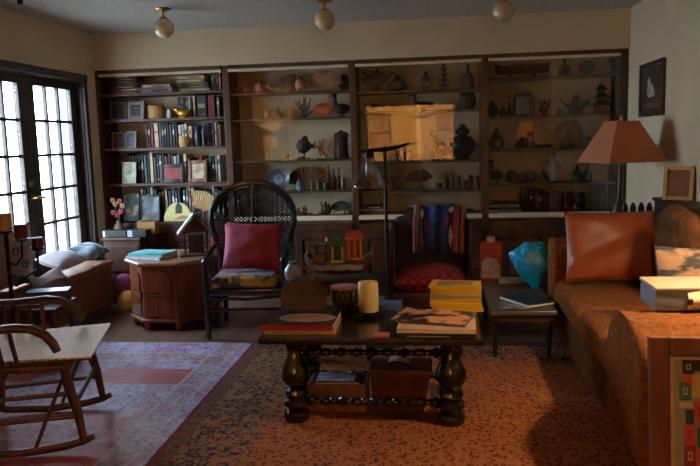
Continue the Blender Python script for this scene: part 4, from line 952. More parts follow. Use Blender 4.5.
# ================================================================== ROCKING CHAIR
rk = thing('rocking_chair', 'wooden rocking chair with a woven cream seat at the left', 'rocking chair', (-1.965, 3.12, .014), .305)
RKW = mat('rocker_wood', (92, 52, 32), .35, kind='wood', scale=2, col2=(58, 32, 20), coat=.2)
for s_ in (-1, 1):
    y = s_*.28
    MB().tube([(-.52, y, .13), (-.40, y, .075), (-.2, y, .033), (0, y, .019), (.18, y, .032), (.27, y, .050), (.315, y, .066)], [.017, .019, .02, .02, .02, .019, .014], seg=10, flat=.7, flat_axis=1).build('rocker', RKW, rk)
    MB().tube([(.205, y, .425), (.225, y, .3), (.25, y, .2), (.27, y, .05)], [.019, .024, .021, .017], seg=10).build('leg', RKW, rk)
    MB().tube([(-.21, s_*.24, .43), (-.22, s_*.26, .25), (-.24, y, .045)], [.019, .022, .016], seg=10).build('leg', RKW, rk)
    MB().tube([(-.21, s_*.24, .43), (-.27, s_*.25, .75), (-.36, s_*.25, 1.12)], [.02, .02, .014], seg=10).build('back_post', RKW, rk)
    ya = s_*.30
    MB().tube([(-.27, s_*.26, .615), (-.12, ya, .602), (.02, ya, .606), (.09, ya, .597), (.145, ya, .565), (.175, ya, .525), (.19, ya, .485)], [.016, .024, .027, .026, .024, .022, .018], seg=10, flat=.75, flat_axis=2).build('arm', RKW, rk)
    for k in range(4):
        x = -.19+.062*k
        MB().tube([(x+.015, s_*.265, .425), (x+.005, s_*.285, .52), (x, ya, .60)], [.009, .011, .008], seg=8).build('arm_spindle', RKW, rk)
    for z in (.16, .27): MB().tube([(-.225, y*.95, z), (.25, y, z+.01)], .011, seg=8).build('stretcher', RKW, rk)
    MB().tube([(.215, y, .39), (.06, y, .040)], .009, seg=8).build('brace', RKW, rk)
for x, z in ((.245, .23), (-.22, .2)): MB().tube([(x, -.275, z), (x, .275, z)], .012, seg=8).build('stretcher', RKW, rk)
MB().tube([(.225, -.30, .408), (.225, .30, .408)], .02, seg=10).tube([(-.21, -.25, .408), (-.21, .25, .408)], .018, seg=10).tube([(.22, -.285, .408), (-.21, -.245, .408)], .018, seg=10).tube([(.22, .285, .408), (-.21, .245, .408)], .018, seg=10).build('seat_frame', RKW, rk)
st = MB()
def sfn(u, v):
    x = -.205+.54*u; hw = (.25+.06*u); y = (v*2-1)*hw
    return Vector((x, y, .452-.012*math.sin(PI*u)*math.sin(PI*v)+.003*((int(u*32+.5)+int(v*36+.5)) % 2)))
st.grid(sfn, 32, 36, thick=.008)
st.build('woven_seat', mat('rush_seat', (244, 200, 128), .55, var=.10, scale=30), rk)
for k in range(7):
    y = -.18+.06*k; MB().tube([(-.215, y*.95, .45), (-.29, y, .75), (-.345, y, 1.04)], [.008, .011, .008], seg=8).build('back_spindle', RKW, rk)
MB().box((-.352, 0, 1.08), (.025, .52, .12), rot=(0, -.2, 0), bevel=.01).build('crest_rail', RKW, rk)

# ================================================================== WICKER CHAIR
wc = thing('wicker_chair', 'black wicker fan-backed armchair with a round back', 'armchair', (-1.385, 5.08, .008), .10)
wc.scale = (1, 1, .955)
def rim(t):      # outline of the back in x,z, t 0..1
    a = -.30*PI + t*1.60*PI
    x = -.325*math.sin(PI*1.0-a+PI*.5) if False else .325*math.cos(PI-a+.0)
    return x
OUT = [(-.235, .42), (-.25, .55), (-.29, .70), (-.325, .83), (-.318, .94), (-.27, 1.03), (-.19, 1.10), (-.10, 1.135), (0, 1.145), (.10, 1.135), (.19, 1.10), (.27, 1.03), (.318, .94), (.325, .83), (.29, .70), (.25, .55), (.235, .42)]
def byz(x, z): return .20+(z-.42)*.16-.10*(abs(x)/.325)**2*(.6 if z > .5 else .3)
for off, r in ((0, .022), (-.03, .013)):
    MB().tube([(x*(1+off*1.2), byz(x, z)-.006*(1 if off else 0), z+off) for x, z in OUT], r, seg=8).build('back_rim', BLACK, wc)
def inside(x, z):
    k = False; n = len(OUT)
    for i in range(n):
        (xa, za), (xb, zb) = OUT[i], OUT[(i+1) % n]
        if (za > z) != (zb > z) and x < (xb-xa)*(z-za)/(zb-za)+xa: k = not k
    return k
lat = MB()
def strands(dx, dz, step, r):
    L_ = math.hypot(dx, dz); ux, uz = dx/L_, dz/L_; nx, nz = -uz, ux
    k = -40
    while k <= 40:
        ox, oz = nx*k*step, .78+nz*k*step
        run = []
        for j in range(-30, 31):
            x, z = ox+ux*j*.03, oz+uz*j*.03
            if inside(x, z): run.append((x, byz(x, z)+.003*(-1)**(j+k), z))
            elif len(run) > 1: lat.tube(run, r, seg=4, cap=False); run = []
            else: run = []
        if len(run) > 1: lat.tube(run, r, seg=4, cap=False)
        k += 1
strands(1, 1, .019, .0044); strands(1, -1, .019, .0044); strands(0, 1, .038, .0036)
lat.build('woven_back', BLACK, wc)
MB().tube([(0, byz(0, .45)-.012, .45), (0, byz(0, .8)-.012, .8), (0, byz(0, 1.13)-.012, 1.13)], .011, seg=8).build('back_spine', BLACK, wc)
for s_ in (-1, 1):
    MB().lathe([(.016, 0), (.02, .01), (.018, .1), (.024, .16), (.016, .2), (.022, .3), (.026, .38), (.018, .42), (.024, .46), (.018, .5), (.023, .53), (.020, .57), (.026, .585), (.022, .60), (.006, .615)], (s_*.28, -.245, 0), seg=12).build('leg', BLACK, wc)
    MB().tube([(s_*.235, .20, .44), (s_*.24, .22, .2), (s_*.25, .26, .0)], [.022, .02, .016], seg=8).build('leg', BLACK, wc)
    MB().tube([(s_*.28, -.255, .565), (s_*.315, -.1, .57), (s_*.315, .05, .60), (s_*.285, .17, .66)], [.018, .022, .02, .014], seg=8).build('arm', BLACK, wc)
    for k in range(5): MB().tube([(s_*.28, -.17+.075*k, .42), (s_*.31, -.17+.075*k, .575)], .006, seg=6).build('arm_spindle', BLACK, wc)
    MB().tube([(s_*.275, -.24, .20), (s_*.245, .22, .22)], .012, seg=8).build('stretcher', BLACK, wc)
MB().box((0, -.02, .355), (.545, .47, .05), bevel=.012).tube([(-.28, -.25, .32), (0, -.255, .30), (.28, -.25, .32)], .012, seg=8).build('seat_frame', BLACK, wc)
MB().tube([(-.27, -.245, .22), (.27, -.245, .22)], .012, seg=8).build('stretcher', BLACK, wc)
FLOR = mat('floral_seat', (186, 148, 72), .8, col2=(40, 40, 52), scale=12, ramp=(.45, .55))
sc_ = MB().box((0, 0, .045), (.47, .41, .085), bevel=.03, seg=3)
FLT = mat('floral_top', (150, 160, 190), .8, col2=(150, 96, 120), scale=9, ramp=(.44, .56))
cu = tag(sc_.build('seat_cushion', FLOR, loc=(-1.388, 5.02, .3735), rot=(0, 0, .10)), 'flat floral seat cushion on the black wicker chair', 'cushion')
MB().box((0, 0, .089), (.42, .33, .008), bevel=.003).build('pale_top_panel', FLT, cu)
PINKC = mat('crimson_cushion', (140, 32, 34), .75, var=.25, scale=7, bump=.15); PINKL = mat('rose_cushion', (150, 56, 84), .75, var=.25, scale=9, bump=.15)
pl = MB().pillow(.44, .36, .16, n=16)
for f in pl.bm.faces: f.material_index = 1 if f.calc_center_median().x < -.05 + .03*math.sin(18*f.calc_center_median().y) else 0
tag(pl.build('throw_cushion', [PINKC, PINKL], loc=(-1.35, 5.055, .645), rot=(1.28, 0.06, .12)), 'crimson and rose throw cushion leaning on the wicker chair back', 'cushion')

# ================================================================== OCTAGONAL TABLE
ot = thing('octagonal_table', 'reddish octagonal wooden side table with arched door panels', 'side table', (-2.08, 5.36, .001), math.atan2(5.36, -2.08)+PI)
def octa(r, z0, z1, bev=0): return [(r, z0), (r, z1)]
Rr = .345
MB().lathe(octa(Rr, .085, .505), seg=8).build('body', OCT, ot, smooth=False)
MB().lathe([(Rr+.02, .505), (Rr+.035, .51), (Rr+.035, .523), (Rr+.028, .53)], seg=8).build('tabletop', mat('pale_table_top', (150, 110, 86), .3, kind='wood', scale=2, col2=(112, 76, 58)), ot, smooth=False)
MB().lathe([(Rr+.005, .06), (Rr+.022, .066), (Rr+.022, .084), (Rr+.004, .092)], seg=8).build('base_moulding', OCT, ot, smooth=False)
for k in range(8):
    a = 2*PI*k/8; MB().lathe([(.016, 0), (.024, .01), (.03, .06)], ((Rr-.03)*math.cos(a), (Rr-.03)*math.sin(a), 0), seg=8).build('foot', OCT, ot)
    a2 = a+PI/8; ap = Rr*math.cos(PI/8); wf = 2*Rr*math.sin(PI/8)
    M = RZ(a2) @ TR(ap, 0, 0) @ RZ(PI/2)      # local x along the face, -y outward
    arch = lambda w, z0, z1: [(-w, z0), (w, z0), (w, z1-.045), (w*.75, z1-.02), (w*.35, z1-.012), (0, z1), (-w*.35, z1-.012), (-w*.75, z1-.02), (-w, z1-.045)]
    d = MB().prism(arch(wf*.34, .30, .462), -.012, .0).prism([(-wf*.34, .115), (wf*.34, .115), (wf*.34, .255), (-wf*.34, .255)], -.010, 0).xf(M)
    dd = d.build('door_panel', OCT, ot, smooth=False)
    MB().box((0, -.008, .277), (wf*.72, .010, .008), bevel=.003).xf(M).build('moulding', OCT, dd, smooth=False)
    if k % 2 == 0: MB().box((wf*.42, -.006, .275), (.012, .012, .05), bevel=.003).xf(M).build('latch', IRON, dd, smooth=False)
ZO = .001+.530+.001
# turquoise book and white book
TURQ = mat('turquoise_cover', (62, 168, 172), .35, col2=(120, 206, 206), scale=5)
big_book('thick white-paged book under the turquoise one on the octagonal table', -2.23, 5.285, ZO, .33, .23, .022, -.30, mat('pale_grey_cover', (196, 204, 208), .35), None, group=None)
big_book('turquoise picture book on the octagonal table', -2.225, 5.295, ZO+.0225, .31, .22, .020, -.22, TURQ, mat('turquoise_picture', (54, 160, 164), .25, col2=(150, 214, 210), scale=6), group=None)
# model house
mh = thing('model_house', 'wooden model house with a white sloping roof on the octagonal table', 'model house', (-1.905, 5.40, ZO), .35)
MHW = mat('model_house_wood', (74, 48, 32), .6, kind='wood', scale=2)
MB().box((0, 0, .008), (.26, .22, .016)).build('base', MHW, mh, smooth=False)
for q in (-1, 1):
    for r_ in (-1, 1): MB().box((q*.085, r_*.07, .10), (.016, .016, .17)).build('post', MHW, mh, smooth=False)
MB().box((.0, .03, .085), (.12, .09, .14)).build('room', mat('house_room', (58, 36, 24), .6), mh, smooth=False)
MB().box((0, -.016, .08), (.05, .004, .09)).build('doorway', BLK, mh, smooth=False)
MB().prism([(-.105, .185), (.105, .185), (0, .31)], -.068, .068).build('gable', MHW, mh, smooth=False)
for s_, m_ in ((-1, mat('white_roof', (206, 214, 226), .35, var=.05)), (1, MHW)):
    r_ = MB().box((s_*.075, 0, .255), (.205, .185, .012), rot=(0, s_*.875, 0), bevel=.003).build('roof', m_, mh, smooth=False)
    if s_ < 0: r_['label'] = 'white roof slope'
tag(MB().box((0, 0, .06), (.11, .10, .12), bevel=.006).box((0, -.052, .06), (.06, .004, .05), mi=1).build('red_tin', [mat('red_tin_paint', (176, 48, 36), .4, var=.1), CREAM], loc=(-1.78, 5.615, ZO)), 'small red tin behind the model house by the wicker chair', 'tin')

# ================================================================== CHEST BY THE DOORS
bc = thing('wooden_chest', 'long low wooden chest under the french doors', 'chest', (-2.92, 5.14, .001))
CHW = mat('chest_wood', (146, 92, 54), .5, kind='wood', scale=1.5, stretch=(9, 1, 9), col2=(104, 62, 36))
MB().box((0, 0, .235), (.235, 1.24, .29), bevel=.004).build('body', CHW, bc, smooth=False)
MB().box((.002, 0, .405), (.26, 1.27, .045), bevel=.008).build('lid', CHW, bc, smooth=False)
MB().box((0, 0, .085), (.25, 1.26, .02), bevel=.004).build('base_moulding', CHW, bc, smooth=False)
for q in (-1, 1):
    for r_ in (-1, 1): MB().lathe([(.018, 0), (.026, .02), (.03, .078)], (q*.09, r_*.58, 0), seg=10).build('foot', CHW, bc)
ZCH = .001+.4285
def soft(name, label, w, h, t, m, loc, rot, cat='cushion'):
    return tag(MB().pillow(w, h, t, n=14, pinch=.05, p=.4).build(name, m, loc=loc, rot=rot), label, cat)
soft('grey_cushion', 'pale blue-grey cushion at the far end of the wooden chest', .22, .40, .12, mat('pale_blue_cloth', (150, 160, 178), .85, col2=(74, 84, 100), scale=9, bump=.1, ramp=(.42, .58)), (-2.91, 5.56, ZCH+.115), (0, .3, .03))
soft('white_cushion', 'rumpled white cushion in the middle of the wooden chest', .22, .40, .12, mat('white_cloth', (172, 168, 176), .85, var=.12, bump=.3), (-2.905, 5.14, ZCH+.115), (0, .32, -.04))
def throw_fn(u, v):
    y = (u-.5)*.42; s_ = v
    x = -.055+.135*min(s_/.6, 1)+ (.015 if s_ > .6 else 0); zz = .085*math.sin(PI*min(1, s_/.62))*(.6+.4*math.cos(5*u)) - (max(0, s_-.6)/.4)*.10
    return Vector((x+.01*math.sin(14*u)*s_, y, zz+.012+.008*math.sin(9*u+4*v)))
tag(MB().grid(throw_fn, 26, 16, thick=.012).build('folded_throw', mat('dusty_throw', (150, 132, 130), .95, col2=(100, 86, 92), scale=8, bump=.2), loc=(-2.86, 4.72, ZCH+.020)), 'dusty mauve throw draped over the near half of the wooden chest', 'throw')
tag(MB().pillow(.50, .44, .10, n=14).build('tan_cushion', mat('tan_cloth', (150, 124, 104), .9, var=.1, bump=.2), loc=(-2.985, 4.62, ZCH+.225), rot=(PI/2-.0, 0, PI/2)), 'large tan cushion leaning on the doors behind the candle stand', 'cushion')
tag(MB().box((0, 0, .003), (.05, .16, .006)).build('white_paper', WHITE, loc=(-2.815, 5.53, ZCH+.004), rot=(0, 0, .08)), 'white slip of paper at the edge of the wooden chest', 'paper')

# small chest in front of the bookcase
sc = thing('small_chest', 'small dark square chest standing before the bookcase by the doors', 'chest', (-2.76, 6.045, .001))
SCW = mat('small_chest_wood', (84, 52, 36), .5, kind='wood', scale=2, col2=(56, 34, 24))
MB().box((0, 0, .30), (.34, .30, .56), bevel=.005).build('body', SCW, sc, smooth=False)
MB().box((0, -.005, .595), (.36, .33, .025), bevel=.006).build('top', SCW, sc, smooth=False)
for k in range(2):
    dr = MB().box((0, -.155, .42-.26*k), (.31, .014, .23), bevel=.004).build('drawer', SCW, sc, smooth=False)
    MB().tube([(-.03, -.165, .43-.26*k), (-.028, -.178, .41-.26*k), (0, -.18, .40-.26*k), (.028, -.178, .41-.26*k), (.03, -.165, .43-.26*k)], .004, seg=6).build('ring_pull', IRON, dr)
for q in (-1, 1):
    for r_ in (-1, 1): MB().box((q*.14, r_*.13, .012), (.04, .04, .024)).build('foot', SCW, sc, smooth=False)
ZS = .001+.608
bx1 = thing('long_box', 'dark lidded box with a white end on the small chest', 'box', (-2.84, 5.99, ZS))
MB().box((.01, 0, .03), (.20, .12, .058), bevel=.003).build('body', C_BLACK, bx1, smooth=False); MB().box((-.098, 0, .03), (.018, .118, .054)).build('label_end', WHITE, bx1, smooth=False)
bx2 = thing('long_box', 'dark box with a pale blue end label beside the vase of flowers', 'box', (-2.635, 5.975, ZS))
MB().box((.012, 0, .033), (.17, .13, .064), bevel=.003).build('body', C_BLACK, bx2, smooth=False); MB().box((-.050, -.067, .033), (.045, .004, .055)).build('label_end', mat('pale_blue_label', (150, 168, 200), .5), bx2, smooth=False)
# vase of flowers on the small chest
vs = thing('flower_vase', 'grey-brown vase of red and pink flowers before the bookcase', 'vase', (-2.88, 6.12, ZS))
vs.scale = (.85, .85, .85)
MB().lathe([(.035, 0), (.06, .02), (.066, .06), (.045, .10), (.022, .13), (.026, .15), (.02, .15)], seg=18).build('vase_body', mat('grey_brown_vase', (122, 96, 88), .5, var=.2), vs)
LEAFM = mat('dry_leaf', (96, 88, 50), .8, var=.2); rd = random.Random(5)
for k, (fx, fz, cm) in enumerate([(-.05, .24, (136, 40, 58)), (.0, .21, (140, 50, 66)), (.035, .25, (160, 40, 60)), (-.02, .33, (150, 124, 76)), (.03, .36, (150, 60, 46)), (-.045, .37, (140, 104, 66)), (.06, .31, (140, 124, 86))]):
    s_ = MB().tube([(0, 0, .12), (fx*.5, 0, fz*.7), (fx, -.01, fz)], .003, seg=5).build('stem', LEAFM, vs)
    f = MB()
    for q in range(7):
        a = 2*PI*q/7; f.ball((fx+.018*math.cos(a), -.01, fz+.018*math.sin(a)), (.013, .007, .013), 8)
    f.ball((fx, -.018, fz), .011, 8).build('flower_head', mat('flower_%d' % k, cm, .7, var=.2), s_)
# balls on the floor
YB_ = mat('ochre_ball', (240, 190, 84), .4, var=.08)
b1 = tag(MB().ball((0, 0, .085), .085, 26).build('yellow_ball', YB_, loc=(-2.66, 5.72, .001)), 'yellow ball on the floor between the chest and octagonal table', 'ball')
tag(MB().ball((0, 0, .08), .08, 26).build('pink_ball', mat('pink_blue_ball', (206, 92, 116), .45, col2=(96, 84, 152), scale=6), loc=(-2.715, 5.795, .145)), 'pink and purple ball resting on the yellow ball', 'ball')
tag(MB().box((0, 0, .03), (.06, .06, .06), bevel=.006).build('wooden_block', mat('pale_block', (206, 160, 104), .6), loc=(-2.53, 5.70, .001), rot=(0, 0, .4)), 'small tan block on the floor right of the yellow ball', 'block')
# box and books on lower bookcase shelf front
bxx, bzz = W(149, 232, 6.12)
tb = thing('tan_card_box', 'small open tan cardboard box before the bottom bookcase shelf', 'box', (bxx, 6.12, bzz-.010))
MB().box((0, 0, .055), (.17, .12, .11), bevel=.004).build('body', mat('cardboard', (152, 108, 64), .8, var=.1), tb, smooth=False)
MB().box((-.04, -.02, .122), (.10, .09, .004), rot=(0, -.25, .2)).build('flap', mat('cardboard_light', (196, 166, 110), .8), tb, smooth=False)
bsd = thing('small_pedestal', 'small dark wooden stand under the tan cardboard box', 'stand', (bxx, 6.12, .001))
MB().box((.060, 0, bzz-.022), (.074, .14, .02)).build('top', WOOD, bsd, smooth=False); MB().box((.055, 0, (bzz-.032)/2), (.065, .12, bzz-.032)).build('body', WOOD, bsd, smooth=False)

# ================================================================== CANDLE STAND AND SIDE TABLE AT LEFT
cs = thing('candle_stand', 'black wrought iron floor candle stand with scrolls at the left edge', 'candle stand', (-2.56, 3.92, .014))
MB().tube([(0, 0, .02), (0, 0, .5), (0, 0, .90)], .013, seg=10).build('pole', IRON, cs)
for k in range(3):
    a = 2*PI*k/3+.5; MB().tube([(0, 0, .14), (.08*math.cos(a), .08*math.sin(a), .10), (.16*math.cos(a), .16*math.sin(a), .01)], [.01, .01, .008], seg=8).build('foot', IRON, cs)
ARM = [((.0, 0, .905), None), ((.085, .02, .855), .78), ((.165, .05, .795), .70)]
for i, (p, zj) in enumerate(ARM):
    if zj:
        MB().tube([(0, 0, zj-.06), (p[0]*.5, p[1]*.5, zj-.08), (p[0]*.95, p[1]*.9, zj-.03), (p[0], p[1], p[2])], .007, seg=8).build('arm', IRON, cs)
        sp = [Vector((p[0]*.55+ (.03-.0035*j*.5)*math.cos(j*.7), p[1]*.5, zj-.0+(.03-.0035*j*.5)*math.sin(j*.7))) for j in range(14)]
        MB().tube(sp, .004, seg=6).build('scroll', IRON, cs)
    MB().lathe([(.012, -.02), (.03, -.008), (.042, 0), (.044, .006), (.03, .003), (.001, .003)], p, seg=18).build('drip_pan', IRON, cs)
def candle(label, p, r, h, m):
    o = tag(MB().lathe([(r, 0), (r*1.02, .004), (r, h*.97), (r*.9, h), (r*.6, h*.97), (.001, h*.95)], seg=20).build('candle', m, loc=(-2.56+p[0], 3.92+p[1], .014+p[2]+.0065)), label, 'candle')
    MB().tube([(0, 0, h*.94), (.002, 0, h+.008)], .0015, seg=5).build('wick', BLK, o); return o
candle('ochre yellow candle on the top of the iron stand', ARM[0][0], .038, .105, mat('ochre_wax', (222, 164, 76), .5, var=.06))
RW = mat('red_wax', (120, 22, 34), .4, var=.1)
candle('dark red candle in the middle arm of the iron stand', ARM[1][0], .036, .085, RW)
candle('short dark red candle on the outer arm of the iron stand', ARM[2][0], .034, .06, RW)
lt = thing('side_table', 'low dark side table behind the rocking chair arm', 'side table', (-2.66, 4.33, .014), .1)
MB().box((0, 0, .355), (.42, .36, .028), bevel=.006).build('tabletop', WOOD, lt, smooth=False)
MB().box((0, 0, .30), (.36, .30, .08)).build('apron', WOOD, lt, smooth=False)
for q in (-1, 1):
    for r_ in (-1, 1): MB().tube([(q*.17, r_*.14, .34), (q*.175, r_*.145, 0)], [.022, .014], seg=8).build('leg', WOOD, lt)
MGB = mat('blue_white_cover', (170, 184, 224), .3, col2=(120, 132, 180), scale=5)
for i, (dx, dy, rz, n, lab) in enumerate([(.05, .085, .3, 3, 'upper pale blue catalogue on the low dark side table'), (-.04, -.105, .25, 1, 'lower pale blue catalogue on the low dark side table')]):
    rt = thing('catalogue', lab, 'catalogue', (-2.66+dx, 4.33+dy, .385), rz)
    MB().box((0, 0, .012*n), (.26, .13, .024*n-.004)).build('pages', mat('dark_pages', (70, 66, 74), .7), rt, smooth=False)
    MB().box((0, 0, .024*n), (.265, .135, .004)).build('cover', MGB, rt, smooth=False)
# ================================================================== SOFA
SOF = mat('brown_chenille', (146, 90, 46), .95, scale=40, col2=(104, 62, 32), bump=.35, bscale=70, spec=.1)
SOFD = mat('brown_chenille_shaded', (112, 72, 40), .95, scale=22, col2=(76, 48, 28), bump=.35, bscale=70, spec=.1)  # darker copy of the chenille: shade painted into base, back and back cushion
so = thing('sofa', 'brown plush sofa along the right wall', 'sofa', (1.10, 3.75, .014))
def sb(c, s_, bev, n, m=SOF, rot=(0, 0, 0), seg=4): return MB().box((c[0]-1.10, c[1]-3.75, c[2]-.014), s_, rot=rot, bevel=bev, seg=seg).build(n, m, so)
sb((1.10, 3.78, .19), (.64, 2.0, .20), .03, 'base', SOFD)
for y in (3.62-.01, 4.36): pass
sb((1.03, 3.50, .365), (.52, .86, .17), .055, 'seat_cushion'); sb((1.03, 4.34, .365), (.52, .80, .17), .055, 'seat_cushion')
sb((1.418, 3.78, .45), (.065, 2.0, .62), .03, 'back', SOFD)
# arms with a rolled top
def arm(y0, y1, zt, n):
    w = y1-y0; h = zt-.11; r = w/2*1.06
    P = [(-w/2, 0), (-w/2, h-r*.95)]
    for k in range(13):
        a = PI-PI*k/12; P.append((r*math.cos(a), h-r*.62+r*.62*math.sin(a)))
    P += [(w/2, h-r*.95), (w/2, 0)]
    b = MB().prism(P, -.335, .335)
    es = [e for e in b.bm.edges if abs(e.verts[0].co.y-e.verts[1].co.y) < 1e-6]
    bmesh.ops.bevel(b.bm, geom=es, offset=.03, segments=3, affect='EDGES', profile=.5)
    b.xf(RZ(-PI/2)).build(n, SOF, so, loc=(1.095-1.10, (y0+y1)/2-3.75, .11-.014))
arm(2.69, 3.20, .665, 'arm'); arm(4.73, 4.90, .72, 'arm')
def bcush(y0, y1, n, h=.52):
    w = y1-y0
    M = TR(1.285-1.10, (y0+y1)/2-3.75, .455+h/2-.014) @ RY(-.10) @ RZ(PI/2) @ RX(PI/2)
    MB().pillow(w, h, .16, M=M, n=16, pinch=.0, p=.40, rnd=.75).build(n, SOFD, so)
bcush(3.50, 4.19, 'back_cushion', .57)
for x in (.84, 1.38):
    for y in (2.85, 4.70): MB().lathe([(.02, 0), (.028, .03), (.034, .092)], (x-1.10, y-3.75, 0), seg=10).build('foot', WOOD, so)
LEA = mat('cognac_leather', (164, 82, 42), .36, var=.16, scale=5, bump=.22, bscale=8, coat=.1)
lp = MB().pillow(.56, .45, .15, n=18, pinch=.05, p=.36)
tag(lp.build('leather_cushion', LEA, loc=(1.095, 4.575, .692), rot=(1.40, 0, .02)), 'large cognac leather cushion leaning on the far sofa arm', 'cushion')
ZIG = mat('woven_pattern', (156, 122, 90), .9, col2=(56, 58, 62), scale=8, stretch=(1, 3, 1), bump=.2, ramp=(.45, .55))
tag(MB().pillow(.38, .38, .11, n=14).build('patterned_cushion', ZIG, loc=(1.20, 3.345, .69), rot=(1.33, 0, -.16)), 'woven patterned cushion in tan and grey on the sofa by the back', 'cushion')
# thick folder with magazines on the near arm
bg = thing('document_bag', 'thick pale folder stuffed with papers on the near sofa arm', 'folder', (1.075, 3.07, .668), .0)
MB().box((0, 0, .045), (.37, .22, .088), bevel=.012).build('folder_body', mat('grey_blue_folder', (130, 140, 148), .6, var=.06), bg)
MB().box((.005, -.002, .096), (.385, .235, .016), bevel=.006).build('folder_flap', mat('cream_folder', (190, 172, 142), .6, var=.06), bg)
pm = MB().grid(lambda u, v: Vector((-.06+.26*u, -.118-.018*math.sin(PI*v), .012+.068*v+.006*math.sin(7*u))), 10, 6, thick=.006)
pm.build('papers', mat('cream_papers', (232, 210, 172), .7, var=.08, scale=30), bg)
MB().box((-.055, -.135, .047), (.022, .014, .026), bevel=.005).build('strap_clip', BLK, bg)
# leaning picture
fp = thing('framed_print', 'brown framed print of coloured houses leaning on the near sofa arm', 'painting', (1.108, 2.50, .020))
MF = RX(-.13)
FW_, FH_ = .70, .655; b_ = .068
FRB = mat('brown_moulding', (132, 74, 42), .4, kind='wood', scale=2, col2=(98, 52, 30))
f = MB()
for (c, s_) in (((-FW_/2+b_/2, 0, FH_/2), (b_, .035, FH_)), ((FW_/2-b_/2, 0, FH_/2), (b_, .035, FH_)), ((0, 0, FH_-b_/2), (FW_-2*b_, .035, b_)), ((0, 0, b_/2), (FW_-2*b_, .035, b_))): f.box(c, s_, bevel=.006)
f.xf(MF).build('moulding', FRB, fp, smooth=False)
IW, IH = FW_-2*b_, FH_-2*b_
MB().box((0, .004, FH_/2), (IW+.004, .012, IH+.004)).xf(MF).build('backing', mat('sage_paper', (166, 164, 130), .7, var=.06), fp, smooth=False)
m = MB(); e_ = .012
for (c, s_) in (((-IW/2+e_/2, -.012, FH_/2), (e_, .012, IH)), ((IW/2-e_/2, -.012, FH_/2), (e_, .012, IH)), ((0, -.012, FH_/2+IH/2-e_/2), (IW, .012, e_)), ((0, -.012, FH_/2-IH/2+e_/2), (IW, .012, e_))): m.box(c, s_)
m.xf(MF).build('inner_slip', mat('gold_slip', (222, 182, 116), .4), fp, smooth=False)
HC = {'m': (58, 32, 34), 'o': (212, 92, 40), 'y': (226, 186, 84), 'g': (62, 118, 78), 'p': (206, 78, 84), 'b': (44, 62, 84), 'r': (150, 40, 36), 'c': (226, 210, 168), 't': (176, 128, 80), 'k': (40, 36, 40)}
hm = [mat('print_'+k, HC[k], .6, var=.08) for k in HC]; hk = list(HC)
pr = MB()
X0, Z1_ = -IW/2+e_, FH_/2+IH/2-e_-.002
def blk(px, py, w, h, c, lift=0):   # in print units of about 2.9 mm, from the upper left
    u = .0029; pr.box((X0+(px+w/2)*u, -.0025-.0004*lift, Z1_-(py+h/2)*u), (w*u, .0012, h*u), mi=hk.index(c))
BL = [(12, 0, 14, 18, 'm'), (26, 0, 12, 14, 'k'), (13, 18, 10, 14, 'o'), (8, 28, 14, 22, 'g'), (23, 17, 17, 30, 'y'), (40, 12, 20, 24, 'o'), (8, 52, 16, 8, 'c'), (24, 52, 18, 24, 'o'), (42, 38, 24, 30, 'g'), (15, 62, 10, 18, 'b'), (13, 80, 14, 26, 'p'), (28, 76, 22, 6, 't'), (28, 84, 22, 24, 'g'), (13, 106, 14, 26, 'r'), (28, 108, 26, 26, 'o'), (52, 70, 26, 26, 'y'), (54, 98, 26, 40, 'p'), (62, 10, 26, 24, 'm'), (68, 36, 24, 30, 'o'), (80, 66, 26, 30, 'b'), (82, 98, 24, 36, 'g'), (90, 6, 26, 30, 'y'), (94, 38, 30, 26, 'r'), (108, 66, 30, 30, 'p'), (110, 98, 28, 36, 'o'), (120, 10, 30, 26, 'g'), (126, 38, 30, 26, 'y'), (140, 66, 34, 68, 'm'), (12, 134, 160, 10, 't')]
for (px, py, w, h, c) in BL:
    blk(px, py, w, h, c)
    if w >= 14 and h >= 18:
        blk(px+w*.3, py+h*.3, w*.4, h*.4, 'c' if c in 'mgkyrb' else 'r', 1); blk(px+w*.38, py+h*.38, w*.24, h*.24, c if c != 'c' else 'b', 2)
pr.xf(MF).build('print', hm, fp, smooth=False)

# console with photo frame behind the sofa
co = thing('console_cabinet', 'tall narrow dark cabinet against the right wall behind the sofa', 'cabinet', (1.535, 4.60, .001))
MB().box((0, 0, .49), (.15, .66, .92), bevel=.004).build('body', TRIMW, co, smooth=False)
MB().box((-.003, 0, .956), (.165, .70, .022), bevel=.005).build('top', TRIMW, co, smooth=False)
for k in (-1, 1): MB().box((-.078, k*.16, .52), (.012, .29, .78), bevel=.003).build('cabinet_door', TRIMW, co, smooth=False)
MB().box((0, 0, .02), (.14, .64, .04)).build('plinth', BLK, co, smooth=False)
pf = thing('framed_photograph', 'gold photo frame with a brown photograph on the dark cabinet', 'picture frame', (1.525, 4.68, .969), 0)
MG = RZ(-.62) @ RX(-.10); w, hh, b_ = .185, .215, .024; f = MB()
for (c, s_) in (((-w/2+b_/2, 0, hh/2), (b_, .014, hh)), ((w/2-b_/2, 0, hh/2), (b_, .014, hh)), ((0, 0, hh-b_/2), (w-2*b_, .014, b_)), ((0, 0, b_/2), (w-2*b_, .014, b_))): f.box(c, s_, bevel=.003)
f.xf(MG).build('border', mat('pale_gold', (206, 162, 96), .4, var=.08), pf, smooth=False)
MB().box((0, .004, hh/2), (w-2*b_+.002, .006, hh-2*b_+.002)).xf(MG).build('photograph', mat('brown_photo', (140, 96, 62), .4, var=.1), pf, smooth=False)
MB().box((0, .035, hh*.3), (.05, .004, hh*.6), rot=(.4, 0, 0)).xf(MG).build('easel_back', BLK, pf, smooth=False)
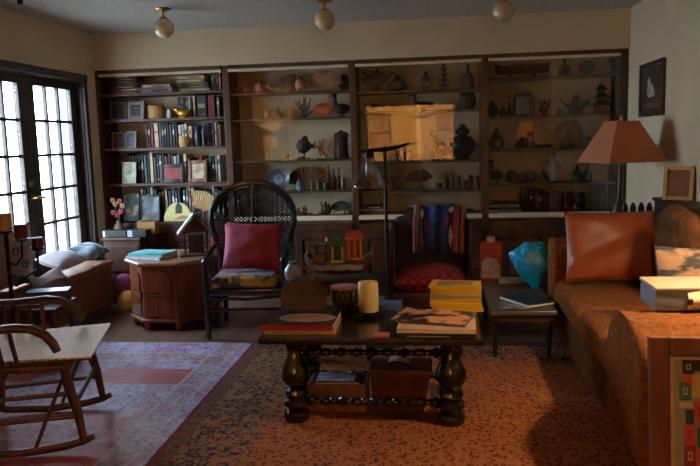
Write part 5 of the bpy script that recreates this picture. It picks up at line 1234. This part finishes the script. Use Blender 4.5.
# wall picture
wp = thing('wall_painting', 'dark framed painting hanging on the right wall', 'painting', (1.605, 5.565, 1.72))
f = MB(); w, hh, b_ = .57, .40, .035
for (c, s_) in (((0, -w/2+b_/2, 0), (.028, b_, hh)), ((0, w/2-b_/2, 0), (.028, b_, hh)), ((0, 0, hh/2-b_/2), (.028, w-2*b_, b_)), ((0, 0, -hh/2+b_/2), (.028, w-2*b_, b_))): f.box(c, s_, bevel=.004)
f.build('border', WOOD, wp, smooth=False)
MB().box((.004, 0, 0), (.012, w-2*b_+.004, hh-2*b_+.004)).build('canvas', mat('dark_canvas', (58, 50, 48), .5, var=.3, scale=5), wp, smooth=False)
g = MB().ball((-.003, .02, -.01), (.002, .09, .05), 12).ball((-.003, .05, .04), (.002, .04, .05), 12).ball((-.003, -.05, -.03), (.002, .05, .03), 12)
g.build('painted_figure', mat('canvas_light', (196, 176, 144), .6, col2=(120, 96, 80), scale=14), wp)
MB().box((-.003, 0, -.12), (.002, .44, .05)).build('painted_ground', mat('canvas_brown', (96, 56, 44), .6, var=.3), wp, smooth=False)
# light switch
sw = thing('light_switch', 'beige light switch plate between the doors and the bookcase', 'light switch', (XL+.005, 6.155, 1.40))
MB().box((0, 0, 0), (.008, .085, .115), bevel=.003).build('plate', mat('beige_plate', (206, 188, 148), .5, var=.04), sw, smooth=False)
for k in (-1, 1): MB().box((.006, k*.02, 0), (.01, .012, .03), rot=(0, .25, 0), bevel=.002).build('toggle', CREAM, sw, smooth=False)

# table with lamp behind the sofa
et = thing('lamp_table', 'wooden side table behind the far sofa arm', 'side table', (1.27, 5.22, .001))
MB().box((0, 0, .60), (.60, .48, .03), bevel=.006).build('tabletop', WOOD, et, smooth=False)
MB().box((0, 0, .545), (.54, .42, .08)).build('apron', WOOD, et, smooth=False)
for q in (-1, 1):
    for r_ in (-1, 1): MB().tube([(q*.26, r_*.2, .58), (q*.26, r_*.2, 0)], [.024, .016], seg=8).build('leg', WOOD, et)
ZE = .001+.616
la = thing('table_lamp', 'table lamp with a large rust-coloured pyramid shade behind the sofa', 'lamp', (1.305, 5.205, ZE))
MB().lathe([(.09, 0), (.095, .01), (.07, .03), (.03, .05), (.04, .10), (.06, .17), (.062, .22), (.035, .30), (.018, .34), (.014, .56)], seg=24).build('base', mat('lamp_bronze', (60, 44, 32), .4, metal=.4), la)
RUST = shade_mat('rust_shade', (208, 138, 102), .35)
sh_ = MB().lathe([(.308, .582), (.118, .868)], seg=4, rot=(0, 0, math.atan2(-5.2, -1.305)-.235))
for fc in [f for f in sh_.bm.faces if abs(f.normal.z) > .95 or len({round(v.co.z, 3) for v in f.verts}) == 1]: sh_.bm.faces.remove(fc)
sh_.build('lamp_shade', RUST, la, smooth=False)
MB().lathe([(.030, .58), (.034, .60), (.030, .66), (.012, .68)], seg=12).tube([(0, 0, .56), (0, 0, .87)], .005).tube([(-.08, 0, .858), (.08, 0, .858)], .003).build('socket', BRASS, la)
MB().lathe([(.008, .865), (.014, .88), (.01, .90), (.002, .91)], seg=10).build('finial', BRASS, la)
for i in range(4):
    x, zt = W(625+8.2*i, 202, 5.03); 
    o = MB().lathe([(.026, 0), (.030, .008), (.020, .03), (.028, .07), (.030, .11), (.018, .145), (.014, .16), (.022, .175), (.024, .195), (.014, .215), (.002, .222)], seg=14, sc=(.9, .9, 1.4)).build('turned_figure', mat('dark_ebony_turned', (44, 26, 20), .35), loc=(min(x, 1.535+0*i), 5.03, ZE))
    tag(o, '%s of four dark turned wooden figures behind the leather cushion' % ['leftmost', 'second', 'third', 'rightmost'][i], 'figurine', 'turned figures on the lamp table')
tag(MB().lathe([(.03, 0), (.035, .05), (.045, .14), (.02, .20), (.002, .21)], seg=12).build('pink_bud_vase', mat('magenta', (190, 50, 96), .5), loc=(1.07, 5.06, ZE)), 'small magenta ornament left of the turned figures', 'ornament')

# ================================================================== ARMCHAIR WITH BLANKET
ac = thing('wooden_armchair', 'dark wooden armchair with a red seat behind the coffee table', 'armchair', (-.035, 5.22, .006))
ac.scale = (1, 1, .925)
MAH = mat('mahogany', (84, 42, 26), .35, kind='wood', scale=2, col2=(54, 27, 18), coat=.2)
DUP = mat('dark_upholstery', (38, 28, 26), .9, var=.2)
MB().box((0, .02, .26), (.58, .52, .14), bevel=.02).build('seat_frame', MAH, ac)
bk = MB().box((0, .23, .62), (.56, .09, .50), rot=(-.14, 0, 0), bevel=.04, seg=3); bk.build('back', DUP, ac)
MB().tube([(-.29, .27, .80), (-.15, .28, .885), (0, .285, .90), (.15, .28, .885), (.29, .27, .80)], [.025, .03, .032, .03, .025], seg=8).build('crest_rail', MAH, ac)
for s_ in (-1, 1):
    w = MB().prism([(-.25, .02), (-.20, .0), (-.18, .30), (.24, .34), (.30, .80), (.20, .84), (.05, .70), (-.12, .56), (-.27, .57), (-.31, .53), (-.26, .50)], -.022, .022)
    es = [e for e in w.bm.edges if abs(e.verts[0].co.y-e.verts[1].co.y) < 1e-6]
    bmesh.ops.bevel(w.bm, geom=es, offset=.008, segments=2, affect='EDGES')
    w.xf(RZ(PI/2)).build('arm', MAH, ac, loc=(s_*.315, 0, 0))
    MB().tube([(s_*.27, .25, .22), (s_*.27, .30, 0)], [.024, .018], seg=8).build('leg', MAH, ac)
REDS = mat('red_tufted', (150, 28, 28), .85, col2=(96, 14, 16), kind='checker', scale=28, bump=.2)
MB().pillow(.53, .50, .20, M=TR(0, -.03, .40), n=16, pinch=.02, p=.35).build('seat_cushion', REDS, ac)
# serape
SC_ = {'navy': (32, 42, 92), 'blue': (46, 62, 128), 'red': (140, 32, 38), 'white': (170, 168, 176), 'green': (60, 84, 64), 'brown': (104, 66, 48), 'black': (26, 24, 30), 'orange': (150, 84, 58)}
sm = [mat('serape_'+k, SC_[k], .95, var=.12, scale=30) for k in SC_]; sk = list(SC_)
cols = ['white', 'red', 'brown', 'black', 'navy', 'black', 'navy', 'navy', 'navy', 'blue', 'blue', 'blue', 'blue', 'blue', 'blue', 'navy', 'navy', 'black', 'navy', 'navy', 'black', 'red', 'red', 'brown', 'black', 'orange', 'orange']
NU, NV = 81, 40
def sermat(i, j):
    u = i/NU*27; c = cols[min(26, int(u))]; v = j/NV
    for cu, vv, du, dv, k in ((4.5, .42, 1.3, .13, 'white'), (19.5, .36, 1.3, .13, 'white'), (6.8, .62, 1.1, .12, 'red'), (17.3, .56, 1.1, .12, 'red'), (4.9, .82, 1.1, .13, 'brown'), (19.6, .76, 1.2, .13, 'white'), (12, .9, 8.5, .15, 'black')):
        if abs(u-cu)/du+abs(v-vv)/dv < 1: return sk.index(k)
    if c == 'white' and 1 < u < 23: c = 'navy'
    if c == 'blue' and v > .62: c = 'navy'
    return sk.index(c)
PATH = [(.345, .42), (.35, .60), (.36, .80), (.350, .875), (.30, .912), (.245, .90), (.205, .86), (.175, .78), (.15, .62), (.13, .535)]
def path(v):
    t = (1-(1-v))*(len(PATH)-1); k = min(len(PATH)-2, int(t)); q = t-k
    return (PATH[k][0]*(1-q)+PATH[k+1][0]*q, PATH[k][1]*(1-q)+PATH[k+1][1]*q)
def serf(u, v):
    y, z = path(v); return Vector(((u-.5)*.40*(1-.03*v)+.012*math.sin(5*v), y-.008+.004*math.sin(26*u), (z+.036+.006*math.sin(19*u))*.925))
sv = lambda i, j: sermat(i, max(0, (j/NV-.38)/.62*NV))
tag(MB().grid(serf, NU, NV, mi=sv, thick=.005).build('striped_blanket', sm, loc=(.030, 5.21, .010)), 'blue, red and white woven blanket over the armchair back', 'blanket')

# ================================================================== FLOOR LAMP
fl = thing('floor_lamp', 'black floor lamp with a clear glass shade on a side arm', 'floor lamp', (-.328, 4.70, .001))
MB().lathe([(.13, 0), (.135, .012), (.12, .024), (.03, .035), (.02, .06)], seg=28).build('base', IRON, fl)
MB().tube([(0, 0, .03), (0, 0, 1.34)], .0115, seg=10).build('pole', IRON, fl)
MB().tube([(-.16, -.01, 1.325), (-.09, 0, 1.335), (0, 0, 1.335), (.09, 0, 1.35), (.165, 0, 1.375)], [.008, .012, .016, .011, .006], seg=8).ball((0, 0, 1.335), .022, 12).build('arm', IRON, fl)
MB().lathe([(.02, 1.275), (.032, 1.28), (.034, 1.315), (.015, 1.335), (.01, 1.345)], (-.105, -.01, 0), seg=16).build('socket', IRON, fl)
MB().lathe([(.0015, 1.16), (.022, 1.17), (.028, 1.20), (.022, 1.245), (.013, 1.275)], (-.105, -.01, 0), seg=14).build('bulb', CLEAR, fl)
g = MB().lathe([(.112, 1.092), (.116, 1.10), (.108, 1.125), (.09, 1.165), (.066, 1.215), (.045, 1.26), (.034, 1.29)], (-.105, -.01, 0), seg=32)
for fc in [f for f in g.bm.faces if len(f.verts) == 32]: g.bm.faces.remove(fc)
g.build('glass_shade', CLEAR, fl)
MB().tube([(-.105+.114*math.cos(2*PI*k/32), -.01+.114*math.sin(2*PI*k/32), 1.094) for k in range(32)], .003, seg=6, closed=True).build('shade_rim', PEWT, fl)

# ================================================================== STOOL WITH TOYS
sl = thing('low_stool', 'dark wooden stool carrying painted toys behind the coffee table', 'stool', (-.62, 4.42, .020))
MB().box((0, 0, .50), (.40, .26, .03), bevel=.006).build('seat', WOOD, sl, smooth=False)
MB().box((0, -.10, .45), (.34, .02, .07)).box((0, .10, .45), (.34, .02, .07)).build('apron', WOOD, sl, smooth=False)
for q in (-1, 1):
    for r_ in (-1, 1): MB().tube([(q*.17, r_*.09, .49), (q*.19, r_*.11, 0)], [.02, .015], seg=8).build('leg', WOOD, sl)
ZL = .537
ta = thing('dough_bowl', 'boat-shaped dark wooden bowl with upturned ends on the stool', 'bowl', (-.62, 4.42, ZL+.002))
def dbf(u, v):
    x = (u-.5)*.43; e = abs(2*u-1); hw = .095*(1-e**3*.55); an = PI*v
    return Vector((x, -hw*math.cos(an), .012+.075*(1-math.sin(an)**.8)+.075*e**3))
MB().grid(dbf, 24, 12, thick=.008).build('hull', mat('dough_bowl_wood', (96, 58, 36), .5, kind='wood', scale=2), ta)
MB().grid(lambda u, v: Vector(((u-.5)*.34, -.105-.014*v, .094-.032*v+.004*math.sin(20*u))), 24, 4, thick=.004).build('cloth_edge', mat('grey_cloth', (142, 140, 150), .9, col2=(92, 84, 100), scale=12), ta)
MB().box((0, 0, .083), (.33, .13, .012)).box((.105, 0, .099), (.115, .10, .020)).build('inner_tray', WOOD, ta, smooth=False)
ZTOY = ZL+.096
jg = thing('painted_jug', 'pale blue and white round jug at the left end of the stool', 'jug', (-.905, 4.36, .015))
MB().lathe([(.03, .515), (.05, .52), (.06, .55), (.055, .59), (.03, .62), (.034, .635), (.024, .635)], seg=18).build('body', mat('blue_white_glaze', (120, 128, 146), .25, col2=(84, 96, 130), scale=10), jg)
MB().tube([(.05, 0, .60), (.085, 0, .59), (.08, 0, .56), (.055, 0, .545)], .008, seg=8).build('handle', mat('jug_red', (170, 60, 50), .4), jg)
pd = thing('narrow_pedestal', 'narrow dark wooden pedestal under the painted jug beside the stool', 'stand', (-.905, 4.36, .015))
MB().box((0, 0, .25), (.11, .11, .498), bevel=.004).build('body', WOOD, pd, smooth=False)
MB().box((0, 0, .506), (.13, .13, .014)).build('top', WOOD, pd, smooth=False)
cr = thing('toy_cart', 'dark brown wooden toy with a flat roof on the stool', 'toy', (-.735, 4.40, ZTOY))
MB().box((0, 0, .035), (.085, .07, .06), bevel=.004).build('body', mat('toy_brown', (110, 64, 40), .5), cr, smooth=False)
MB().box((.0, 0, .115), (.125, .09, .010), bevel=.003).build('roof', WOOD, cr, smooth=False)
for q in (-1, 1): MB().box((q*.03+.005, 0, .088), (.008, .06, .048)).build('post', WOOD, cr, smooth=False)
wf = thing('white_figurine', 'tiny white and red figurine on the dark toy roof', 'figurine', (-.69, 4.40, ZTOY+.121))
MB().lathe([(.010, 0), (.012, .01), (.008, .025), (.011, .032), (.002, .045)], seg=10).build('body', WHITE, wf); MB().box((0, -.008, .01), (.02, .012, .016)).build('red_base', mat('toy_red', (180, 40, 36), .4), wf, smooth=False)
for (nm, lab, cat, x, colm, rm, w) in [('toy_pavilion', 'toy pavilion with yellow columns and a green roof', 'toy', -.605, mat('toy_yellow', (228, 178, 52), .4, var=.06), mat('toy_green', (44, 104, 76), .4), .088), ('toy_pavilion', 'orange toy pavilion with a red roof right of the green-roofed one', 'toy', -.51, mat('toy_orange', (214, 122, 36), .4, var=.08), mat('toy_roof_red', (166, 48, 30), .4), .105)]:
    tp = thing(nm, lab, cat, (x+(.0 if w > .1 else -.016), 4.40, ZTOY+(.022 if w > .1 else .004)), .05, 'toy pavilions on the stool')
    hh = .115 if w < .1 else .14
    MB().box((0, 0, .006), (w, .08, .012)).build('floor', colm, tp, smooth=False)
    for q in (-1, 0, 1) if w > .1 else (-1, 1):
        for r_ in (-1, 1): MB().lathe([(.011, 0), (.008, .01), (.007, hh-.03), (.012, hh-.02)], (q*(w/2-.014), r_*.028, .012), seg=10).build('column', colm, tp)
    MB().box((0, .012, hh*.45), (w*.7, .03, hh*.75)).build('wall', mat('toy_inner_'+nm+str(int(w*1000)), (150, 74, 26) if w > .1 else (40, 60, 44), .5), tp, smooth=False)
    MB().box((0, 0, hh), (w+.006, .088, .022), bevel=.004).build('beam', colm if w > .1 else rm, tp, smooth=False)
    MB().prism([(-w/2-.006, 0), (w/2+.006, 0), (w/2-.02, .03), (-w/2+.02, .03)], -.046, .046).build('roof', rm, tp, smooth=False, loc=(0, 0, hh+.011))

# ================================================================== LOW TRUNK AND THINGS ON THE RIGHT
tk = thing('low_table', 'low dark flat-topped table between the coffee table and the cabinets', 'table', (.53, 4.86, .016))
MB().box((0, 0, .305), (.40, 1.08, .03), bevel=.006).build('tabletop', mat('low_table_top', (84, 74, 72), .3, var=.12), tk, smooth=False)
MB().box((-.175, 0, .265), (.02, .96, .05)).box((.175, 0, .265), (.02, .96, .05)).box((0, -.49, .265), (.33, .02, .05)).box((0, .49, .265), (.33, .02, .05)).build('apron', WOOD, tk, smooth=False)
for q in (-1, 1):
    for r_ in (-1, 1): MB().tube([(q*.165, r_*.44, .29), (q*.165, r_*.44, 0)], [.022, .016], seg=8).build('leg', BLK, tk)
ZK = .016+.321
nb = thing('notebook', 'black notebook with white page edges askew on the low table', 'notebook', (.575, 4.56, ZK), -1.05)
MB().box((0, 0, .012), (.30, .20, .014)).build('pages', WHITE, nb, smooth=False)
MB().box((.002, .004, .021), (.305, .205, .004)).box((.002, .004, .003), (.305, .205, .004)).build('cover', C_BLACK, nb, smooth=False)
for i, (x, y, rz) in enumerate([(.44, 4.38, .1), (.53, 4.375, -.15), (.475, 4.40, .5)]):
    o = tag(MB().grid(lambda u, v: Vector(((u-.5)*.09, (v-.5)*.05, .003+.008*math.sin(5*u+i)*math.sin(PI*v)+.004)), 8, 4, thick=.001).build('crumpled_paper', mat('grey_white_paper', (196, 198, 204), .7, col2=(120, 124, 132), scale=20), loc=(x, y, ZK+.009*(1 if i == 2 else 0)), rot=(0, 0, rz)), ['leftmost crumpled paper at the near end of the low table', 'rightmost crumpled paper at the near end of the low table', 'crumpled paper lying across the other two on the low table'][i], 'paper', 'papers on the low table')
rb = thing('red_carton', 'red and white carton standing at the far end of the low table', 'carton', (.405, 5.28, ZK), -.04)
rb.scale = (1.15, 1, 1.12)
MB().box((0, 0, .13), (.135, .09, .26)).build('body', mat('carton_red', (156, 38, 36), .5, var=.08), rb, smooth=False)
MB().prism([(-.06, .02), (.06, .02), (.06, .10), (.03, .15), (-.02, .165), (-.06, .13)], -.0475, -.045).build('printed_panel', mat('carton_cream', (206, 190, 168), .5, col2=(176, 140, 120), scale=20), rb, smooth=False)
MB().box((0, 0, .275), (.05, .06, .03)).build('carton_tab', mat('carton_pale', (190, 150, 140), .6), rb, smooth=False)
frame_thing('framed_picture', 'dark framed picture standing behind the white book on the low table', 506, 527, 246, 276, 5.33, ZK, (34, 24, 22), (92, 50, 38), bord=.16)
big_book('white book lying at the far end of the low table', .545, 5.20, ZK, .18, .10, .03, 0, mat('white_cover', (206, 206, 210), .5, var=.05), None, group=None)
bl = MB().ball((0, 0, 0), (1, 1, 1), 30)
rd = random.Random(11)
import mathutils
for v in bl.bm.verts:
    p = v.co.copy(); n_ = mathutils.noise.noise(p*1.9)*.30+mathutils.noise.noise(p*4.6)*.14
    # broad at the top, tapering to the lower right
    s_ = 1+n_; q = (p.z+1)/2
    v.co = Vector((p.x*s_*(.07+.10*q)-.04*q+.02, p.y*s_*.075, .15+.15*p.z*s_*(1.0)))
zmin = min(v.co.z for v in bl.bm.verts); bl.xf(TR(0, 0, -zmin))
tag(bl.build('blue_plastic_bag', mat('blue_plastic', (20, 150, 206), .28, var=.22, scale=12, bump=.6, bscale=26), loc=(.665, 4.98, ZK+.001)), 'bright blue crumpled plastic bag on the low table beside the sofa', 'bag')

# ================================================================== CEILING GLOBES
for i, (px, py, cpx, cpy) in enumerate([(164, 28, 163, 8), (325, 20, 325, 0), (503, 11, 503, -8)]):
    x, zc = W(px, py, 5.23)
    o = thing('ceiling_globe_light', ['leftmost', 'middle', 'rightmost'][i]+' of three unlit cream globe lights on the ceiling', 'ceiling light', (x, 5.23, ZC-.001), 0, 'globe lights on the ceiling')
    d = ZC-zc
    MB().lathe([(.055, 0), (.058, -.006), (.05, -.014), (.02, -.022), (.012, -.03)][::-1], seg=20).build('canopy', BRASS, o)
    MB().tube([(0, 0, -.02), (0, 0, -d+.065)], .008, seg=8).build('stem', BRASS, o)
    MB().lathe([(.014, -d+.085), (.03, -d+.074), (.034, -d+.062)], seg=16).build('collar', BRASS, o)
    MB().ball((0, 0, -d), .074, 24).build('globe', mat('milk_glass', (216, 190, 146), .22, var=.04, coat=.3), o)

d_ = FW+RT*(20-350)/F_PX+UP*(233-0)/F_PX; t_ = (2.40-EYE.z)/d_.z
tag(MB().lathe([(.002, -.05), (.018, -.044), (.02, -.02), (.012, -.004), (.02, 0)], seg=12).build('ceiling_hook', IRON, loc=(t_*d_.x, t_*d_.y, ZC-.001)), 'small black hook on the ceiling above the doors', 'hook')

# ================================================================== BEHIND THE VIEWER, SEEN IN THE GLASS
def shade_cone(r0, r1, z0, z1, seg=24):
    m = MB().lathe([(r0, z0), (r1, z1)], seg=seg)
    for fc in [f for f in m.bm.faces if len(f.verts) == seg]: m.bm.faces.remove(fc)
    return m
def lamp_light(name, loc, watts, col, r=.03):
    l = bpy.data.lights.new(name, 'POINT'); l.energy = watts; l.color = col; l.shadow_soft_size = r
    o = bpy.data.objects.new(name, l); COL.objects.link(o); o.location = loc; return o
LX, LY = 1.22, 2.80
f2 = thing('standing_lamp', 'lit bridge-arm standing lamp with an orange shade over the near sofa arm', 'floor lamp', (1.50, 2.34, .014))
ax, ay = LX-1.50, LY-2.34
MB().lathe([(.11, 0), (.11, .015), (.03, .03), (.015, .05)], seg=24).build('base', BRASS, f2)
MB().tube([(0, 0, .03), (0, 0, 1.55), (ax*.2, ay*.2, 1.66), (ax*.6, ay*.6, 1.69), (ax, ay, 1.64), (ax, ay, 1.50)], .010).build('stand', BRASS, f2)
m = shade_cone(.155, .085, 1.375, 1.57); m.xf(TR(ax, ay, 0)).build('lamp_shade', shade_mat('orange_shade', (232, 150, 92), .5), f2)
MB().ball((ax, ay, 1.445), .028, 12).build('bulb', shade_mat('bulb_glass', (255, 250, 240), .97), f2)
sbd = thing('sideboard', 'tall dark sideboard against the rear wall', 'sideboard', (-3.2, YR+.24, .001))
MB().box((0, 0, .52), (.86, .40, 1.0), bevel=.006).build('body', CABW, sbd, smooth=False); MB().box((0, 0, 1.035), (.92, .44, .03), bevel=.006).build('top', CABW, sbd, smooth=False)
for k in (-1, 1): MB().box((k*.21, .205, .55), (.40, .014, .86), bevel=.004).build('cabinet_door', CABW, sbd, smooth=False)
MB().box((0, 0, .012), (.80, .36, .022)).build('plinth', CABW, sbd, smooth=False)
l3 = thing('table_lamp', 'lit small lamp with a cream shade on the sideboard', 'lamp', (-3.19, YR+.26, 1.052))
MB().lathe([(.06, 0), (.06, .012), (.02, .03), (.03, .08), (.014, .14), (.010, .28)], seg=18).build('base', BLK, l3)
shade_cone(.15, .115, .26, .47).build('lamp_shade', shade_mat('cream_shade', (248, 214, 160), .5), l3)
for q, x in enumerate((-3.36, -3.02)):
    o = thing('framed_photograph', 'dark red photo frame %s the lit lamp on the sideboard' % ['left of', 'right of'][q], 'picture frame', (x, YR+.34, 1.052))
    f = MB(); w, hh, b_ = .17, .24, .022
    for (c, s_) in (((-w/2+b_/2, 0, hh/2), (b_, .014, hh)), ((w/2-b_/2, 0, hh/2), (b_, .014, hh)), ((0, 0, hh-b_/2), (w-2*b_, .014, b_)), ((0, 0, b_/2), (w-2*b_, .014, b_))): f.box(c, s_, bevel=.003)
    f.build('border', mat('red_frame', (104, 34, 28), .4), o, smooth=False)
    MB().box((0, -.004, hh/2), (w-2*b_+.002, .006, hh-2*b_+.002)).build('photograph', mat('pink_photo', (190, 140, 120), .4, var=.3), o, smooth=False)
# dining room
MB_ = MB()
for i, (x0_, x1_) in enumerate([(-1.85, -1.0), (.02, .80)]):
    bs = thing('dining_bookcase', ['bookcase on the left of the dining room wall', 'bookcase on the right of the dining room wall'][i], 'bookcase', ((x0_+x1_)/2, YD+.18, .001))
    w = x1_-x0_
    for q in (-1, 1): MB().box((q*(w/2-.02), 0, .99), (.04, .32, 1.96)).build('side_panel', CREAM, bs, smooth=False)
    MB().box((0, -.15, .99), (w-.08, .02, 1.96)).build('back_panel', CREAM, bs, smooth=False)
    for z in (.06, .55, 1.0, 1.32, 1.64, 1.95):
        MB().box((0, .01, z), (w-.08, .30, .03)).build('shelf', CREAM, bs, smooth=False)
    for kz, z in enumerate((1.0, 1.32, 1.64)):
        x = x0_+.06; n_ = 0
        rd = random.Random(i*10+kz)
        while x < x1_-.14:
            t_ = rd.uniform(.04, .08); c = rd.choice(['dark red', 'brown', 'orange', 'tan', 'cream', 'red', 'dark green'])
            hgt = rd.uniform(.19, .27)
            b = MB().box((0, 0, hgt/2), (t_, .20, hgt)).box((0, .101, hgt*.7), (t_*.7, .003, hgt*.2), mi=1)
            tag(b.build('book', [bmat(c), bmat('cream')], smooth=False, loc=(x+t_/2, YD+.20, z+.017)), '%s book, %s on the %s shelf of the %s dining room bookcase' % (c, ORD[n_], ['lower', 'middle', 'upper'][kz], ['left', 'right'][i]), 'book', 'books in the dining room')
            x += t_+.002; n_ += 1
# chandelier
gy = 6.27; 
def mirror_pt(px, py, Yd):     # point behind the viewer whose reflection falls at a given place
    T = 2*gy-Yd; d = FW+RT*(px-350)/F_PX+UP*(233-py)/F_PX; t = T/d.y
    return (t*d.x, Yd, EYE.z+t*d.z)
cx_, cy_, cz_ = mirror_pt(420, 114, -3.0)
ch = thing('chandelier', 'lit chandelier with curved arms in the dining room', 'chandelier', (cx_, cy_, ZC-.001))
zb = cz_-ZC
MB().tube([(0, 0, 0), (0, 0, zb+.1)], .008).lathe([(.06, -.02), (.06, 0)], seg=16).build('rod', IRON, ch)
MB().lathe([(.005, zb-.10), (.03, zb-.06), (.02, zb-.02), (.04, zb+.03), (.015, zb+.1)], seg=14).build('hub', IRON, ch)
for k in range(8):
    a = 2*PI*k/8
    c_, s_ = math.cos(a), math.sin(a)
    am = MB().tube([(.02*c_, .02*s_, zb-.03), (.12*c_, .12*s_, zb-.09), (.22*c_, .22*s_, zb-.04), (.24*c_, .24*s_, zb+.02)], .014, seg=6).build('arm', IRON, ch)
    MB().lathe([(.010, zb+.02), (.011, zb+.09), (.004, zb+.12)], (.24*c_, .24*s_, 0), seg=10).build('candle_bulb', mat('lit_bulb', (255, 220, 170), .5, var=0, emit=((255, 206, 140), 3)), am)

# ================================================================== LIGHT
LAMP_W, DINE_W, SKY_S = 420, 850, 25
WARM = (1, .60, .28)
lamp_light('standing_lamp_bulb', (LX, LY, .014+1.445), LAMP_W, (1, .70, .41), .03)
lamp_light('sideboard_lamp_bulb', (-3.19, YR+.26, 1.052+.36), 40, WARM, .03)
dl = thing('added_uplight', 'added hidden strip light on the buffet under the serving opening, washing the dining room wall', 'light', (-.5, -1.72, .001))  # unseen strip light, added to brighten the dining room wall in the glass
bf = thing('buffet', 'added low cream buffet under the serving opening in the dining room', 'buffet', (-.5, -1.67, .001))  # added to carry the strip light
MB().box((0, 0, .36), (1.5, .36, .72), bevel=.006).build('body', CREAM, bf, smooth=False)
for q in (-1, 1): MB().box((q*.36, -.19, .38), (.68, .016, .60), bevel=.004).build('cabinet_door', CREAM, bf, smooth=False)
MB().box((0, 0, .748), (1.3, .10, .05), bevel=.006).build('housing', CREAM, dl, smooth=False)
al = bpy.data.lights.new('added_dining_wash', 'AREA'); al.shape = 'RECTANGLE'; al.size = 1.25; al.size_y = .10; al.energy = DINE_W; al.color = (1, .62, .28)  # light of the added strip, aimed away from the living room
ao = bpy.data.objects.new('added_dining_wash', al); COL.objects.link(ao); ao.location = (-.5, -1.79, .83); ao.rotation_euler = (math.radians(-90-28+180-180), 0, 0)
wd = bpy.data.worlds.new('daylight'); SC.world = wd; wd.use_nodes = True
bgn = wd.node_tree.nodes['Background']; bgn.inputs['Color'].default_value = (.66, .83, 1.0, 1); bgn.inputs['Strength'].default_value = SKY_S
pl_ = bpy.data.lights.new('door_daylight_portal', 'AREA'); pl_.shape = 'RECTANGLE'; pl_.size = DZ; pl_.size_y = DY1-DY0
pl_.cycles.is_portal = True
po = bpy.data.objects.new('door_daylight_portal', pl_); COL.objects.link(po)
po.matrix_world = Matrix.Translation((XL-.13, (DY0+DY1)/2, DZ/2)) @ Matrix(((0, 0, -1, 0), (0, 1, 0, 0), (1, 0, 0, 0), (0, 0, 0, 1)))

# ================================================================== CAMERA
cam = bpy.data.cameras.new('camera'); cam.sensor_width = 36; cam.lens = 36*F_PX/700; cam.clip_start = .05
co_ = bpy.data.objects.new('camera', cam); COL.objects.link(co_)
R3 = Matrix((RT, UP, -FW)).transposed()
co_.matrix_world = Matrix.Translation(EYE) @ R3.to_4x4()
SC.camera = co_
SC.view_settings.view_transform = 'Standard'; SC.view_settings.look = 'None'; SC.view_settings.gamma = 1
SC.view_settings.exposure = 0.0
SC.view_settings.use_curve_mapping = False
SC.cycles.max_bounces = 8; SC.cycles.transparent_max_bounces = 24; SC.cycles.sample_clamp_indirect = 4
SC.cycles.use_denoising = True
